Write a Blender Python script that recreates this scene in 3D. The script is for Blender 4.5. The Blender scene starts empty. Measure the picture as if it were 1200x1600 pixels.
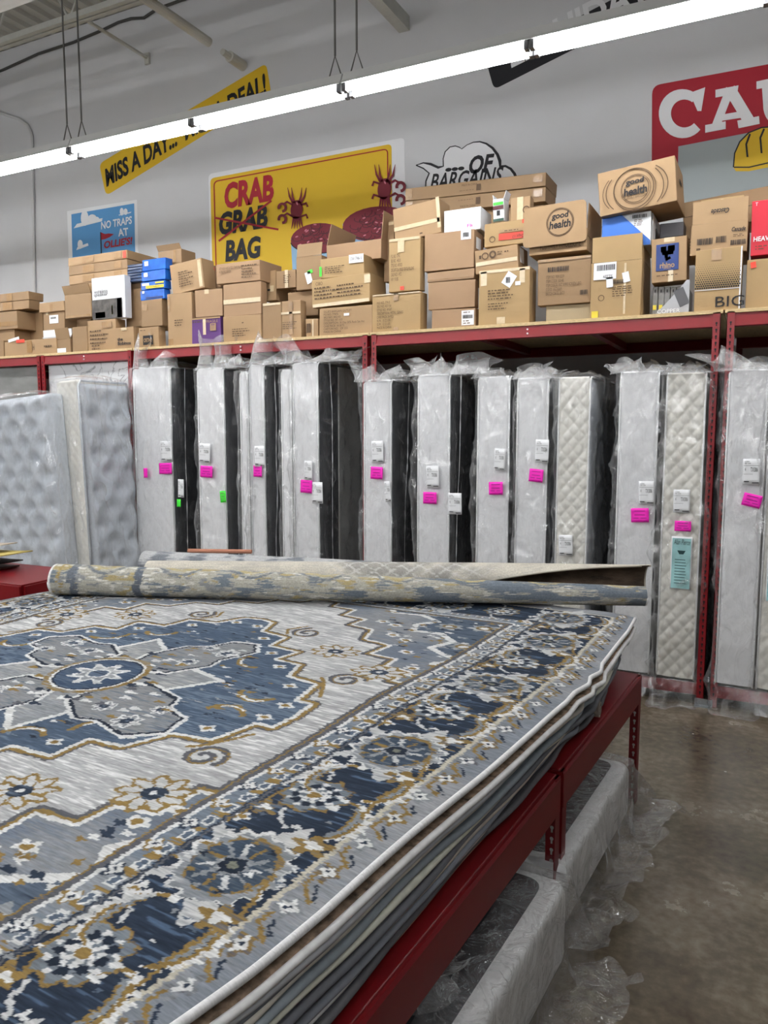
import bpy, bmesh, math, random
import numpy as np
from mathutils import Vector, Matrix

# ------------------------------------------------------------------ camera
F_PX, CAM_H, YAW, PITCH = 1195.0, 1.70, math.radians(26.75), math.radians(6.07)
scene = bpy.context.scene
cam_data = bpy.data.cameras.new('camera')
cam = bpy.data.objects.new('camera', cam_data)
scene.collection.objects.link(cam)
cam_data.sensor_fit = 'VERTICAL'
cam_data.sensor_height = 32.0
cam_data.lens = F_PX / 1600.0 * 32.0
cam_data.clip_start = 0.05
cam_data.clip_end = 100
cam.location = (0, 0, CAM_H)
cam.rotation_euler = (math.pi / 2 - PITCH, 0, YAW)
scene.camera = cam

# ------------------------------------------------------------------ exposure, world
scene.view_settings.view_transform = 'Standard'
scene.view_settings.look = 'None'
scene.view_settings.gamma = 1.0
scene.view_settings.use_curve_mapping = False
scene.view_settings.exposure = 0.60
WORLD_STRENGTH = 0.05
TUBE_STRENGTH = 27.0
world = bpy.data.worlds.new('store_world')
world.use_nodes = True
world.node_tree.nodes['Background'].inputs[0].default_value = (0.95, 0.97, 1.0, 1)
world.node_tree.nodes['Background'].inputs[1].default_value = WORLD_STRENGTH
scene.world = world
scene.cycles.max_bounces = 8
scene.cycles.transparent_max_bounces = 24
scene.cycles.diffuse_bounces = 4
scene.cycles.glossy_bounces = 3
scene.cycles.transmission_bounces = 4
scene.cycles.caustics_reflective = False
scene.cycles.caustics_refractive = False
scene.cycles.sample_clamp_indirect = 6.0
scene.cycles.use_denoising = True

COL = scene.collection
rng = random.Random(7)
nrng = np.random.default_rng(11)

# ------------------------------------------------------------------ measuring: lines of sight of the photograph
_fw = np.array([-math.sin(YAW) * math.cos(PITCH), math.cos(YAW) * math.cos(PITCH), -math.sin(PITCH)])
_rt = np.array([math.cos(YAW), math.sin(YAW), 0.0])
_up = np.cross(_rt, _fw)


def sight(u, v):
    return _fw + _rt * (u - 600) / F_PX - _up * (v - 800) / F_PX


def on_y(u, v, Y):
    d = sight(u, v)
    return np.array([0, 0, CAM_H]) + d * (Y / d[1])


def on_z(u, v, Z):
    d = sight(u, v)
    return np.array([0, 0, CAM_H]) + d * ((Z - CAM_H) / d[2])


def on_x_depth(u, v, X):
    d = sight(u, v)
    return d[1] * X / d[0]


# ------------------------------------------------------------------ materials
def lin(r, g, b):
    f = lambda c: (c / 255.0) / 12.92 if c <= 10 else ((c / 255.0 + 0.055) / 1.055) ** 2.4
    return (f(r), f(g), f(b))


_mats = {}


def mat(name, rgb, rough=0.6, metal=0.0, spec=0.5, noise=0.0, nscale=20.0, bump=0.0, bscale=60.0, stretch=None, emit=0.0):
    if name in _mats:
        return _mats[name]
    m = bpy.data.materials.new(name)
    m.use_nodes = True
    nt = m.node_tree
    bs = nt.nodes['Principled BSDF']
    bs.inputs['Base Color'].default_value = (*rgb, 1)
    bs.inputs['Roughness'].default_value = rough
    bs.inputs['Metallic'].default_value = metal
    bs.inputs['Specular IOR Level'].default_value = spec
    if emit:
        bs.inputs['Emission Color'].default_value = (*rgb, 1)
        bs.inputs['Emission Strength'].default_value = emit
    tc = nt.nodes.new('ShaderNodeTexCoord')
    mp = nt.nodes.new('ShaderNodeMapping')
    if stretch:
        mp.inputs['Scale'].default_value = stretch
    nt.links.new(tc.outputs['Object'], mp.inputs[0])
    if noise:
        n = nt.nodes.new('ShaderNodeTexNoise')
        n.inputs['Scale'].default_value = nscale
        n.inputs['Detail'].default_value = 5
        nt.links.new(mp.outputs[0], n.inputs['Vector'])
        mr = nt.nodes.new('ShaderNodeMapRange')
        mr.inputs['From Min'].default_value = 0.25
        mr.inputs['From Max'].default_value = 0.75
        mr.inputs['To Min'].default_value = 1 - noise
        mr.inputs['To Max'].default_value = 1 + noise
        nt.links.new(n.outputs['Fac'], mr.inputs['Value'])
        vm = nt.nodes.new('ShaderNodeVectorMath')
        vm.operation = 'SCALE'
        vm.inputs[0].default_value = rgb
        nt.links.new(mr.outputs[0], vm.inputs['Scale'])
        nt.links.new(vm.outputs[0], bs.inputs['Base Color'])
    if bump:
        n2 = nt.nodes.new('ShaderNodeTexNoise')
        n2.inputs['Scale'].default_value = bscale
        n2.inputs['Detail'].default_value = 4
        nt.links.new(mp.outputs[0], n2.inputs['Vector'])
        b = nt.nodes.new('ShaderNodeBump')
        b.inputs['Strength'].default_value = bump
        b.inputs['Distance'].default_value = 0.01
        nt.links.new(n2.outputs['Fac'], b.inputs['Height'])
        nt.links.new(b.outputs[0], bs.inputs['Normal'])
    _mats[name] = m
    return m


def vcol_mat(name, rough=0.95, fine=(90, 90, 90), bump=0.25):
    """colour comes from the weave pattern stored on the mesh, with fine yarn grain on top"""
    m = bpy.data.materials.new(name)
    m.use_nodes = True
    nt = m.node_tree
    bs = nt.nodes['Principled BSDF']
    bs.inputs['Roughness'].default_value = rough
    bs.inputs['Specular IOR Level'].default_value = 0.15
    at = nt.nodes.new('ShaderNodeAttribute')
    at.attribute_name = 'weave'
    tc = nt.nodes.new('ShaderNodeTexCoord')
    mp = nt.nodes.new('ShaderNodeMapping')
    mp.inputs['Scale'].default_value = fine
    nt.links.new(tc.outputs['Object'], mp.inputs[0])
    n = nt.nodes.new('ShaderNodeTexNoise')
    n.inputs['Scale'].default_value = 1.0
    n.inputs['Detail'].default_value = 4
    nt.links.new(mp.outputs[0], n.inputs['Vector'])
    mr = nt.nodes.new('ShaderNodeMapRange')
    mr.inputs['From Min'].default_value = 0.25
    mr.inputs['From Max'].default_value = 0.75
    mr.inputs['To Min'].default_value = 0.78
    mr.inputs['To Max'].default_value = 1.2
    nt.links.new(n.outputs['Fac'], mr.inputs['Value'])
    vm = nt.nodes.new('ShaderNodeVectorMath')
    vm.operation = 'SCALE'
    nt.links.new(at.outputs['Color'], vm.inputs[0])
    nt.links.new(mr.outputs[0], vm.inputs['Scale'])
    nt.links.new(vm.outputs[0], bs.inputs['Base Color'])
    b = nt.nodes.new('ShaderNodeBump')
    b.inputs['Strength'].default_value = bump
    b.inputs['Distance'].default_value = 0.004
    nt.links.new(n.outputs['Fac'], b.inputs['Height'])
    nt.links.new(b.outputs[0], bs.inputs['Normal'])
    return m


def plastic_mat(name, base=0.035, edge=0.36, streak=0.30, stretch=(7, 7, 3.4), bump=0.4, tint=(0.93, 0.94, 0.95)):
    m = bpy.data.materials.new(name)
    m.use_nodes = True
    nt = m.node_tree
    N, L = nt.nodes.new, nt.links.new
    out = nt.nodes['Material Output']
    bs = nt.nodes['Principled BSDF']
    bs.inputs['Base Color'].default_value = (*tint, 1)
    bs.inputs['Roughness'].default_value = 0.16
    bs.inputs['Specular IOR Level'].default_value = 0.9
    tr = N('ShaderNodeBsdfTransparent')
    tc = N('ShaderNodeTexCoord')
    mp = N('ShaderNodeMapping')
    mp.inputs['Scale'].default_value = stretch
    L(tc.outputs['Object'], mp.inputs[0])
    n = N('ShaderNodeTexNoise')
    n.inputs['Scale'].default_value = 1.6
    n.inputs['Detail'].default_value = 6
    n.inputs['Distortion'].default_value = 1.2
    L(mp.outputs[0], n.inputs['Vector'])
    sb = N('ShaderNodeMath')
    sb.operation = 'SUBTRACT'
    sb.inputs[1].default_value = 0.5
    L(n.outputs['Fac'], sb.inputs[0])
    ab = N('ShaderNodeMath')
    ab.operation = 'ABSOLUTE'
    L(sb.outputs[0], ab.inputs[0])
    crease = N('ShaderNodeMapRange')
    crease.inputs['From Min'].default_value = 0.0
    crease.inputs['From Max'].default_value = 0.025
    crease.inputs['To Min'].default_value = 1.0
    crease.inputs['To Max'].default_value = 0.0
    L(ab.outputs[0], crease.inputs['Value'])
    add = N('ShaderNodeMath')
    add.operation = 'MULTIPLY_ADD'
    add.inputs[1].default_value = 0.10
    L(crease.outputs[0], add.inputs[0])
    L(n.outputs['Fac'], add.inputs[2])
    bp = N('ShaderNodeBump')
    bp.inputs['Strength'].default_value = bump
    bp.inputs['Distance'].default_value = 0.035
    L(add.outputs[0], bp.inputs['Height'])
    L(bp.outputs[0], bs.inputs['Normal'])
    lw = N('ShaderNodeLayerWeight')
    lw.inputs['Blend'].default_value = 0.35
    pw = N('ShaderNodeMath')
    pw.operation = 'POWER'
    pw.inputs[1].default_value = 1.6
    L(lw.outputs['Facing'], pw.inputs[0])
    e = N('ShaderNodeMath')
    e.operation = 'MULTIPLY_ADD'
    e.inputs[1].default_value = edge
    e.inputs[2].default_value = base
    L(pw.outputs[0], e.inputs[0])
    st = N('ShaderNodeMapRange')
    st.inputs['From Min'].default_value = 0.56
    st.inputs['From Max'].default_value = 0.78
    st.inputs['To Min'].default_value = 0.0
    st.inputs['To Max'].default_value = streak
    L(n.outputs['Fac'], st.inputs['Value'])
    a2 = N('ShaderNodeMath')
    a2.operation = 'ADD'
    a2.use_clamp = True
    L(e.outputs[0], a2.inputs[0])
    L(st.outputs[0], a2.inputs[1])
    a3 = N('ShaderNodeMath')
    a3.operation = 'MULTIPLY_ADD'
    a3.use_clamp = True
    a3.inputs[1].default_value = 0.07  # whiter crease lines: fold whitening plus thin highlights painted into the opacity
    L(crease.outputs[0], a3.inputs[0])
    L(a2.outputs[0], a3.inputs[2])
    ms = N('ShaderNodeMixShader')
    L(a3.outputs[0], ms.inputs[0])
    L(tr.outputs[0], ms.inputs[1])
    L(bs.outputs[0], ms.inputs[2])
    gl = N('ShaderNodeBsdfGlossy')
    gl.inputs['Roughness'].default_value = 0.10
    gl.inputs['Color'].default_value = (1, 1, 1, 1)
    L(bp.outputs[0], gl.inputs['Normal'])
    lf = N('ShaderNodeLayerWeight')
    L(bp.outputs[0], lf.inputs['Normal'])
    p5 = N('ShaderNodeMath')
    p5.operation = 'POWER'
    p5.inputs[1].default_value = 4.0
    L(lf.outputs['Facing'], p5.inputs[0])
    fr = N('ShaderNodeMath')
    fr.operation = 'MULTIPLY_ADD'
    fr.inputs[1].default_value = 0.6
    fr.inputs[2].default_value = 0.09
    L(p5.outputs[0], fr.inputs[0])
    m2 = N('ShaderNodeMixShader')
    L(fr.outputs[0], m2.inputs[0])
    L(ms.outputs[0], m2.inputs[1])
    L(gl.outputs[0], m2.inputs[2])
    L(m2.outputs[0], out.inputs['Surface'])
    return m


M_RED = mat('red_powder_coat', lin(128, 3, 16), 0.38, spec=0.5, noise=0.05, nscale=9, bump=0.04, bscale=220)
M_REDD = mat('red_table_paint', lin(110, 2, 11), 0.45, spec=0.4, noise=0.07, nscale=6)
M_BLACK = mat('black_void', (0.006, 0.006, 0.007), 0.8)
M_OSB = mat('osb_board', lin(205, 180, 135), 0.8, noise=0.2, nscale=45, stretch=(1, 1, 3))
M_STEEL = mat('galvanised_steel', lin(165, 168, 170), 0.35, metal=0.9, noise=0.08)
M_WHITE = mat('white_paper', lin(235, 236, 238), 0.7)
M_INK = mat('black_ink', lin(28, 27, 30), 0.7)
M_PINK = mat('neon_pink_paper', lin(248, 30, 190), 0.6)
M_GREEN = mat('neon_green_paper', lin(70, 230, 60), 0.6)
M_ORANGE = mat('orange_red_sticker', lin(240, 75, 55), 0.6)
M_TAPE = mat('packing_tape', lin(205, 185, 150), 0.18, spec=0.7, noise=0.1, nscale=30, bump=0.3, bscale=35)
M_TAPED = mat('brown_packing_tape', lin(150, 118, 80), 0.22, spec=0.6, noise=0.12, nscale=30, bump=0.2, bscale=35)
M_BAG = plastic_mat('clear_poly_bag')
M_BAGT = plastic_mat('gathered_poly_film', base=0.16, edge=0.6, streak=0.35, stretch=(14, 14, 9), bump=0.6)


# ------------------------------------------------------------------ objects
def obj(name, me, m=None, parent=None, smooth=False):
    o = bpy.data.objects.new(name, me)
    COL.objects.link(o)
    if m is not None:
        me.materials.clear()
        me.materials.append(m)
    if smooth and len(me.polygons):
        me.polygons.foreach_set('use_smooth', [True] * len(me.polygons))
    if parent is not None:
        o.parent = parent
    return o


def thing(name, label, cat, loc=(0, 0, 0), rz=0.0, group=None):
    o = bpy.data.objects.new(name, None)
    COL.objects.link(o)
    o.empty_display_size = 0.1
    o.location = loc
    o.rotation_euler = (0, 0, rz)
    tag(o, label, cat, group)
    return o


def tag(o, label, cat, group=None):
    o['label'] = label
    o['category'] = cat
    if group:
        o['group'] = group
    return o


def structure(o, label=None):
    o['kind'] = 'structure'
    if label:
        o['label'] = label
    return o


class MB:
    """collects faces of one mesh"""

    def __init__(self):
        self.v, self.f = [], []

    def add(self, verts, faces):
        n = len(self.v)
        self.v.extend([tuple(map(float, p)) for p in verts])
        self.f.extend([tuple(i + n for i in f) for f in faces])
        return self

    def box(self, x0, x1, y0, y1, z0, z1):
        return self.add([(x0, y0, z0), (x1, y0, z0), (x1, y1, z0), (x0, y1, z0), (x0, y0, z1), (x1, y0, z1), (x1, y1, z1), (x0, y1, z1)],
                        [(0, 3, 2, 1), (4, 5, 6, 7), (0, 1, 5, 4), (1, 2, 6, 5), (2, 3, 7, 6), (3, 0, 4, 7)])

    def prism(self, poly, o, ux, uy, h):
        """polygon in the plane o + x ux + y uy, thickness vector h"""
        o, ux, uy, h = map(np.array, (o, ux, uy, h))
        n = len(poly)
        a = [o + ux * p[0] + uy * p[1] for p in poly]
        b = [q + h for q in a]
        return self.add(a + b, [tuple(range(n))[::-1], tuple(range(n, 2 * n))] + [(i, (i + 1) % n, n + (i + 1) % n, n + i) for i in range(n)])

    def tube(self, pts, r, seg=8, cap=True):
        pts = [np.array(p, float) for p in pts]
        rs = r if hasattr(r, '__len__') else [r] * len(pts)
        rings = []
        ref = None
        for i, p in enumerate(pts):
            t = pts[min(i + 1, len(pts) - 1)] - pts[max(i - 1, 0)]
            t = t / (np.linalg.norm(t) + 1e-12)
            if ref is None:
                ref = np.array([0, 0, 1.0]) if abs(t[2]) < 0.9 else np.array([1.0, 0, 0])
            a = np.cross(t, ref)
            a /= np.linalg.norm(a)
            b = np.cross(a, t)
            ref = b
            rings.append([p + (a * math.cos(k * 2 * math.pi / seg) + b * math.sin(k * 2 * math.pi / seg)) * rs[i] for k in range(seg)])
        vs = [q for ring in rings for q in ring]
        fs = []
        for i in range(len(pts) - 1):
            for k in range(seg):
                k2 = (k + 1) % seg
                fs.append((i * seg + k, i * seg + k2, (i + 1) * seg + k2, (i + 1) * seg + k))
        if cap:
            fs.append(tuple(range(seg))[::-1])
            fs.append(tuple((len(pts) - 1) * seg + k for k in range(seg)))
        return self.add(vs, fs)

    def grid(self, P, flip=False):
        """P: (n, m, 3) array of points"""
        n, m = P.shape[:2]
        fs = []
        for i in range(n - 1):
            for j in range(m - 1):
                q = (i * m + j, (i + 1) * m + j, (i + 1) * m + j + 1, i * m + j + 1)
                fs.append(q[::-1] if flip else q)
        return self.add(P.reshape(-1, 3), fs)

    def mesh(self, name, bevel=0.0, seg=2):
        me = bpy.data.meshes.new(name)
        me.from_pydata(self.v, [], self.f)
        me.update()
        if bevel:
            bm = bmesh.new()
            bm.from_mesh(me)
            bmesh.ops.bevel(bm, geom=[e for e in bm.edges if e.is_manifold and e.calc_face_angle(0) > 0.5], offset=bevel, segments=seg, affect='EDGES', profile=0.5)
            bm.to_mesh(me)
            bm.free()
        return me

    def build(self, name, m, parent=None, bevel=0.0, seg=2, smooth=False):
        return obj(name, self.mesh(name, bevel, seg), m, parent, smooth)


def vnoise(x, y, seed=0):
    """value noise on numpy arrays, about -1..1"""
    r = np.random.default_rng(seed).random((128, 128)) * 2 - 1
    xi = np.floor(x).astype(int)
    yi = np.floor(y).astype(int)
    fx = x - xi
    fy = y - yi
    fx = fx * fx * (3 - 2 * fx)
    fy = fy * fy * (3 - 2 * fy)
    a = r[xi % 128, yi % 128]
    b = r[(xi + 1) % 128, yi % 128]
    c = r[xi % 128, (yi + 1) % 128]
    d = r[(xi + 1) % 128, (yi + 1) % 128]
    return (a * (1 - fx) + b * fx) * (1 - fy) + (c * (1 - fx) + d * fx) * fy


_fonts = {}


def text_points(s, shear=0.0, offset=0.0, thick=0.0):
    """outline mesh of a string, normalised to 0..1 in x and y"""
    key = (s, shear, offset)
    if key not in _fonts:
        c = bpy.data.curves.new('lettering', 'FONT')
        c.body = s
        c.shear = shear
        c.offset = offset
        c.resolution_u = 3
        c.space_line = 0.95
        o = bpy.data.objects.new('lettering', c)
        COL.objects.link(o)
        bpy.context.view_layer.update()
        dg = bpy.context.evaluated_depsgraph_get()
        me = bpy.data.meshes.new_from_object(o.evaluated_get(dg))
        vs = np.array([v.co[:2] for v in me.vertices]) if len(me.vertices) else np.zeros((1, 2))
        fs = [tuple(p.vertices) for p in me.polygons]
        mn, mx = vs.min(0), vs.max(0)
        vs = (vs - mn) / np.maximum(mx - mn, 1e-6)
        _fonts[key] = (vs, fs, (mx - mn)[0] / max((mx - mn)[1], 1e-6))
        bpy.data.objects.remove(o)
        bpy.data.curves.remove(c)
        bpy.data.meshes.remove(me)
    return _fonts[key]


def text(name, s, o, ux, uy, m, parent, shear=0.0, offset=0.0):
    """string stretched over the parallelogram o, ux, uy"""
    vs, fs, _ = text_points(s, shear, offset)
    o, ux, uy = map(np.array, (o, ux, uy))
    pts = [o + ux * p[0] + uy * p[1] for p in vs]
    return MB().add(pts, fs).build(name, m, parent)


def ribbon(pts, w):
    """2D outline polygons (quads) along a polyline with width w (scalar or list)"""
    pts = [np.array(p, float) for p in pts]
    ws = w if hasattr(w, '__len__') else [w] * len(pts)
    L, R = [], []
    for i, p in enumerate(pts):
        t = pts[min(i + 1, len(pts) - 1)] - pts[max(i - 1, 0)]
        t = t / (np.linalg.norm(t) + 1e-9)
        n = np.array([-t[1], t[0]]) * ws[i] / 2
        L.append(p + n)
        R.append(p - n)
    return [tuple(q) for q in L] + [tuple(q) for q in R[::-1]]


def arc(cx, cy, rx, ry, a0, a1, n=16):
    return [(cx + rx * math.cos(math.radians(a0 + (a1 - a0) * i / n)), cy + ry * math.sin(math.radians(a0 + (a1 - a0) * i / n))) for i in range(n + 1)]


def ring_polys(pts, w):
    """ribbon split into quads (safe for curved strokes)"""
    r = ribbon(pts, w)
    n = len(pts)
    L, R = r[:n], r[n:][::-1]
    return [[L[i], L[i + 1], R[i + 1], R[i]] for i in range(n - 1)]


# ================================================================== SETTING
WALL_Y = 6.5
X_L, X_R, Y_N = -13.0, 7.0, -10.5
CEIL_Z = 6.15


def floor_material():
    m = bpy.data.materials.new('polished_concrete')
    m.use_nodes = True
    nt = m.node_tree
    N, L = nt.nodes.new, nt.links.new
    bs = nt.nodes['Principled BSDF']
    tc = N('ShaderNodeTexCoord')
    n1 = N('ShaderNodeTexNoise')
    n1.inputs['Scale'].default_value = 1.3
    n1.inputs['Detail'].default_value = 8
    n1.inputs['Roughness'].default_value = 0.65
    L(tc.outputs['Object'], n1.inputs['Vector'])
    n2 = N('ShaderNodeTexNoise')
    n2.inputs['Scale'].default_value = 26
    n2.inputs['Detail'].default_value = 6
    L(tc.outputs['Object'], n2.inputs['Vector'])
    ad = N('ShaderNodeMath')
    ad.operation = 'MULTIPLY_ADD'
    ad.inputs[1].default_value = 0.35
    L(n2.outputs['Fac'], ad.inputs[0])
    L(n1.outputs['Fac'], ad.inputs[2])
    cr = N('ShaderNodeValToRGB')
    e = cr.color_ramp.elements
    e[0].position, e[0].color = 0.46, (*lin(62, 53, 42), 1)
    e[1].position, e[1].color = 0.9, (*lin(138, 128, 111), 1)
    k = e.new(0.66)
    k.color = (*lin(95, 86, 71), 1)
    L(ad.outputs[0], cr.inputs[0])
    # scattered pale specks of litter and scuffs
    v = N('ShaderNodeTexVoronoi')
    v.inputs['Scale'].default_value = 7
    L(tc.outputs['Object'], v.inputs['Vector'])
    sp = N('ShaderNodeMath')
    sp.operation = 'LESS_THAN'
    sp.inputs[1].default_value = 0.045
    L(v.outputs['Distance'], sp.inputs[0])
    mx = N('ShaderNodeMix')
    mx.data_type = 'RGBA'
    L(sp.outputs[0], mx.inputs[0])
    L(cr.outputs[0], mx.inputs[6])
    mx.inputs[7].default_value = (*lin(170, 165, 155), 1)
    L(mx.outputs[2], bs.inputs['Base Color'])
    rr = N('ShaderNodeMapRange')
    rr.inputs['To Min'].default_value = 0.12
    rr.inputs['To Max'].default_value = 0.38
    L(n1.outputs['Fac'], rr.inputs['Value'])
    L(rr.outputs[0], bs.inputs['Roughness'])
    bs.inputs['Specular IOR Level'].default_value = 0.45
    b = N('ShaderNodeBump')
    b.inputs['Strength'].default_value = 0.05
    L(n2.outputs['Fac'], b.inputs['Height'])
    L(b.outputs[0], bs.inputs['Normal'])
    return m


structure(MB().box(X_L, X_R, Y_N, WALL_Y + 0.2, -0.1, 0).build('floor', floor_material()))
M_WALL = mat('white_painted_block', lin(208, 209, 212), 0.75, noise=0.03, nscale=2.5, bump=0.05, bscale=90)
structure(MB().box(X_L, X_R, WALL_Y, WALL_Y + 0.2, 0, CEIL_Z).build('wall_back', M_WALL))
# ribbed steel roof deck
deck = MB()
pts = []
x = X_L
while x < X_R:
    pts += [(x, 0), (x + 0.08, 0), (x + 0.10, 0.04), (x + 0.17, 0.04)]
    x += 0.19
P = np.array([[(px_, yy, CEIL_Z + pz) for yy in (Y_N, WALL_Y)] for px_, pz in pts])
deck.grid(P, flip=False)
M_DECK = mat('painted_roof_deck', lin(176, 176, 170), 0.8, noise=0.06, nscale=3)
structure(deck.build('ceiling', M_DECK))
structure(MB().box(X_L, X_R, Y_N, WALL_Y + 0.2, CEIL_Z + 0.06, CEIL_Z + 0.2).build('trim_1', M_DECK))


# ================================================================== LIGHTS THE ROOM HAS
M_TUBE = mat('lit_fluorescent_tube', (0.985, 0.99, 1.0), 0.5, emit=TUBE_STRENGTH)
M_CHAN = mat('white_enamel', lin(232, 233, 232), 0.45)
M_SOCK = mat('dark_lampholder', lin(80, 80, 82), 0.5)
M_CHAIN = mat('grey_chain', lin(110, 110, 108), 0.5, metal=0.3)
LIGHT_Z = 3.742


def strip_light(x0, x1, y, label, detail=True):
    t = thing('strip_light', label, 'strip light', ((x0 + x1) / 2, y, LIGHT_Z + 0.03), 0, 'fluorescent strip lights')
    w = (x1 - x0) / 2 - 0.005
    b = MB().prism([(-0.078, -0.010), (-0.06, 0.012), (-0.04, 0.06), (0.04, 0.06), (0.06, 0.012), (0.078, -0.010), (0.074, -0.011), (0.057, 0.0), (-0.057, 0.0), (-0.074, -0.011)], (-w, 0, 0), (0, 1, 0), (0, 0, 1), (2 * w, 0, 0))
    b.build('channel', M_CHAN, t)
    half = w
    for c in (-half / 2, half / 2):
        for s in (-0.045, 0.045):
            MB().tube([(c - half / 2 + 0.03, s, -0.03), (c + half / 2 - 0.03, s, -0.03)], 0.019, 10).build('tube', M_TUBE, t, smooth=True)
        for e in (-1, 1):
            xx = c + e * (half / 2 - 0.015)
            for s in (-0.045, 0.045):
                MB().box(xx - 0.012, xx + 0.012, s - 0.02, s + 0.02, -0.052, 0.0).build('lampholder', M_SOCK, t)
    for e in (-1, 1):
        h = MB()
        xx = e * (w - 0.02)
        zt = CEIL_Z - LIGHT_Z - 0.04
        h.tube([(xx - 0.05 * e - 0.05, 0, 0.05), (xx - 0.05 * e, 0, 0.19), (xx - 0.05 * e + 0.05, 0, 0.05)], 0.005, 5)
        h.tube([(xx - 0.05 * e, 0, 0.19), (xx - 0.05 * e, 0, zt)], 0.0065, 6)
        h.build('hanger_wire', M_CHAIN, t)
    return t


_jx = -4.70
LAB = {-1: 'strip light hanging at the left edge of the photo, left of the first hanger pair', 0: 'strip light hanging in front of the yellow slogan sign',
       1: 'strip light hanging in front of the black slanted sign at the top', 2: 'strip light at the upper right, running out of the photo'}
for k in range(-3, 3):
    x0 = _jx + 2.3 * k
    strip_light(x0, x0 + 2.3, 4.25, LAB.get(k, 'white fluorescent strip light of the row along the shelves, beyond the photo'))
for y in (1.1, -2.1, -5.3, -8.5):
    for k in range(-3, 3 if y < 0 else 2):
        x0 = _jx + 2.3 * k
        strip_light(x0, x0 + 2.3, y, 'white fluorescent strip light over the aisle behind the camera')

# ------------------------------------------------------------------ roof steel, pipes, cables
M_JOIST = mat('painted_joist_steel', lin(185, 186, 180), 0.7, noise=0.05)
M_PIPE = mat('white_painted_pipe', lin(190, 189, 182), 0.6)


def joist(y, zb, label):
    t = thing('roof_joist', label, 'joist', (0, y, zb), 0, 'open-web roof joists')
    MB().box(X_L + 0.1, X_R - 0.1, -0.05, -0.008, 0, 0.05).box(X_L + 0.1, X_R - 0.1, 0.008, 0.05, 0, 0.05).build('bottom_chord', M_JOIST, t)
    MB().box(X_L + 0.1, X_R - 0.1, -0.05, 0.05, CEIL_Z - zb - 0.06, CEIL_Z - zb - 0.003).build('top_chord', M_JOIST, t)
    w = MB()
    x, k = X_L + 0.3, 0
    zz = [0.03, CEIL_Z - zb - 0.04]
    while x < X_R - 0.6:
        w.tube([(x, 0, zz[k % 2]), (x + 0.5, 0, zz[(k + 1) % 2])], 0.011, 6)
        x += 0.5
        k += 1
    w.build('web_rod', M_JOIST, t)


joist(5.15, 5.27, 'pale open-web steel roof joist crossing the top left corner')
# pipe running to the wall, with its end stub
pz = 5.284
px0 = on_y(380, 103, WALL_Y)
MB().tube([(px0[0], WALL_Y - 0.001, px0[2]), (px0[0], WALL_Y - 0.22, px0[2])], 0.05, 14).tube([(px0[0], WALL_Y - 0.2, px0[2]), (px0[0], WALL_Y - 0.32, px0[2])], 0.03, 12).build('pipe_stub', M_PIPE)
tag(bpy.data.objects['pipe_stub'], 'short grey pipe stub poking out of the white wall below the ceiling', 'pipe')
MB().tube([(px0[0], 5.98, px0[2]), (px0[0], 2.5, px0[2])], 0.042, 14).build('ceiling_pipe', M_PIPE)
tag(bpy.data.objects['ceiling_pipe'], 'white painted pipe running under the roof towards the wall stub', 'pipe')
q = on_y(232, 92, WALL_Y)
MB().tube([(q[0], WALL_Y - 0.002, q[2]), (q[0], 5.2, q[2] + 0.02)], 0.018, 8).box(q[0] - 0.03, q[0] + 0.03, WALL_Y - 0.03, WALL_Y - 0.001, q[2] - 0.06, q[2] + 0.05).build('brace_rod', M_PIPE)
tag(bpy.data.objects['brace_rod'], 'thin pale brace rod from the joist to the wall, left of the white pipe', 'rod')
q = on_y(632, 50, WALL_Y)
MB().box(q[0] - 0.05, q[0] + 0.05, 3.4, WALL_Y - 0.002, q[2], q[2] + 0.03).box(q[0] - 0.05, q[0] - 0.035, 3.4, WALL_Y - 0.002, q[2] + 0.03, q[2] + 0.12).box(q[0] + 0.035, q[0] + 0.05, 3.4, WALL_Y - 0.002, q[2] + 0.03, q[2] + 0.12).build('roof_channel', M_JOIST)
tag(bpy.data.objects['roof_channel'], 'grey steel channel meeting the wall above the speech-bubble sign', 'channel')
c = [on_y(u, v, WALL_Y - 0.02) for u, v in [(-60, 135), (5, 109), (60, 84), (115, 66), (160, 47), (185, 35), (205, 29), (225, 28), (245, 14), (290, -2), (350, -20)]]
MB().tube(c, 0.014, 6).build('ceiling_cable', mat('dark_cable', lin(70, 70, 68), 0.7))
tag(bpy.data.objects['ceiling_cable'], 'dark sagging cable strung along the top of the wall', 'cable')
c = [on_y(u, v, WALL_Y - 0.02) for u, v in [(-60, 160), (0, 176), (30, 186), (44, 196), (50, 212), (51, 260), (53, 400), (56, 560)]]
MB().tube(c, 0.017, 8).build('wall_conduit', mat('painted_conduit', lin(205, 206, 208), 0.6), smooth=True)
tag(bpy.data.objects['wall_conduit'], 'thin white conduit bending down the wall at the far left', 'conduit')
# large painted duct along the roof at the very top left corner
a, b = on_y(-20, 16, 3.3), on_y(60, -8, 3.3)
MB().tube([(-9, 3.3, a[2] + 0.07), (3, 3.3, a[2] + 0.07)], 0.09, 18).build('sprinkler_main', M_PIPE, smooth=True)
tag(bpy.data.objects['sprinkler_main'], 'white main pipe under the roof in the top left corner', 'pipe')


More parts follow.
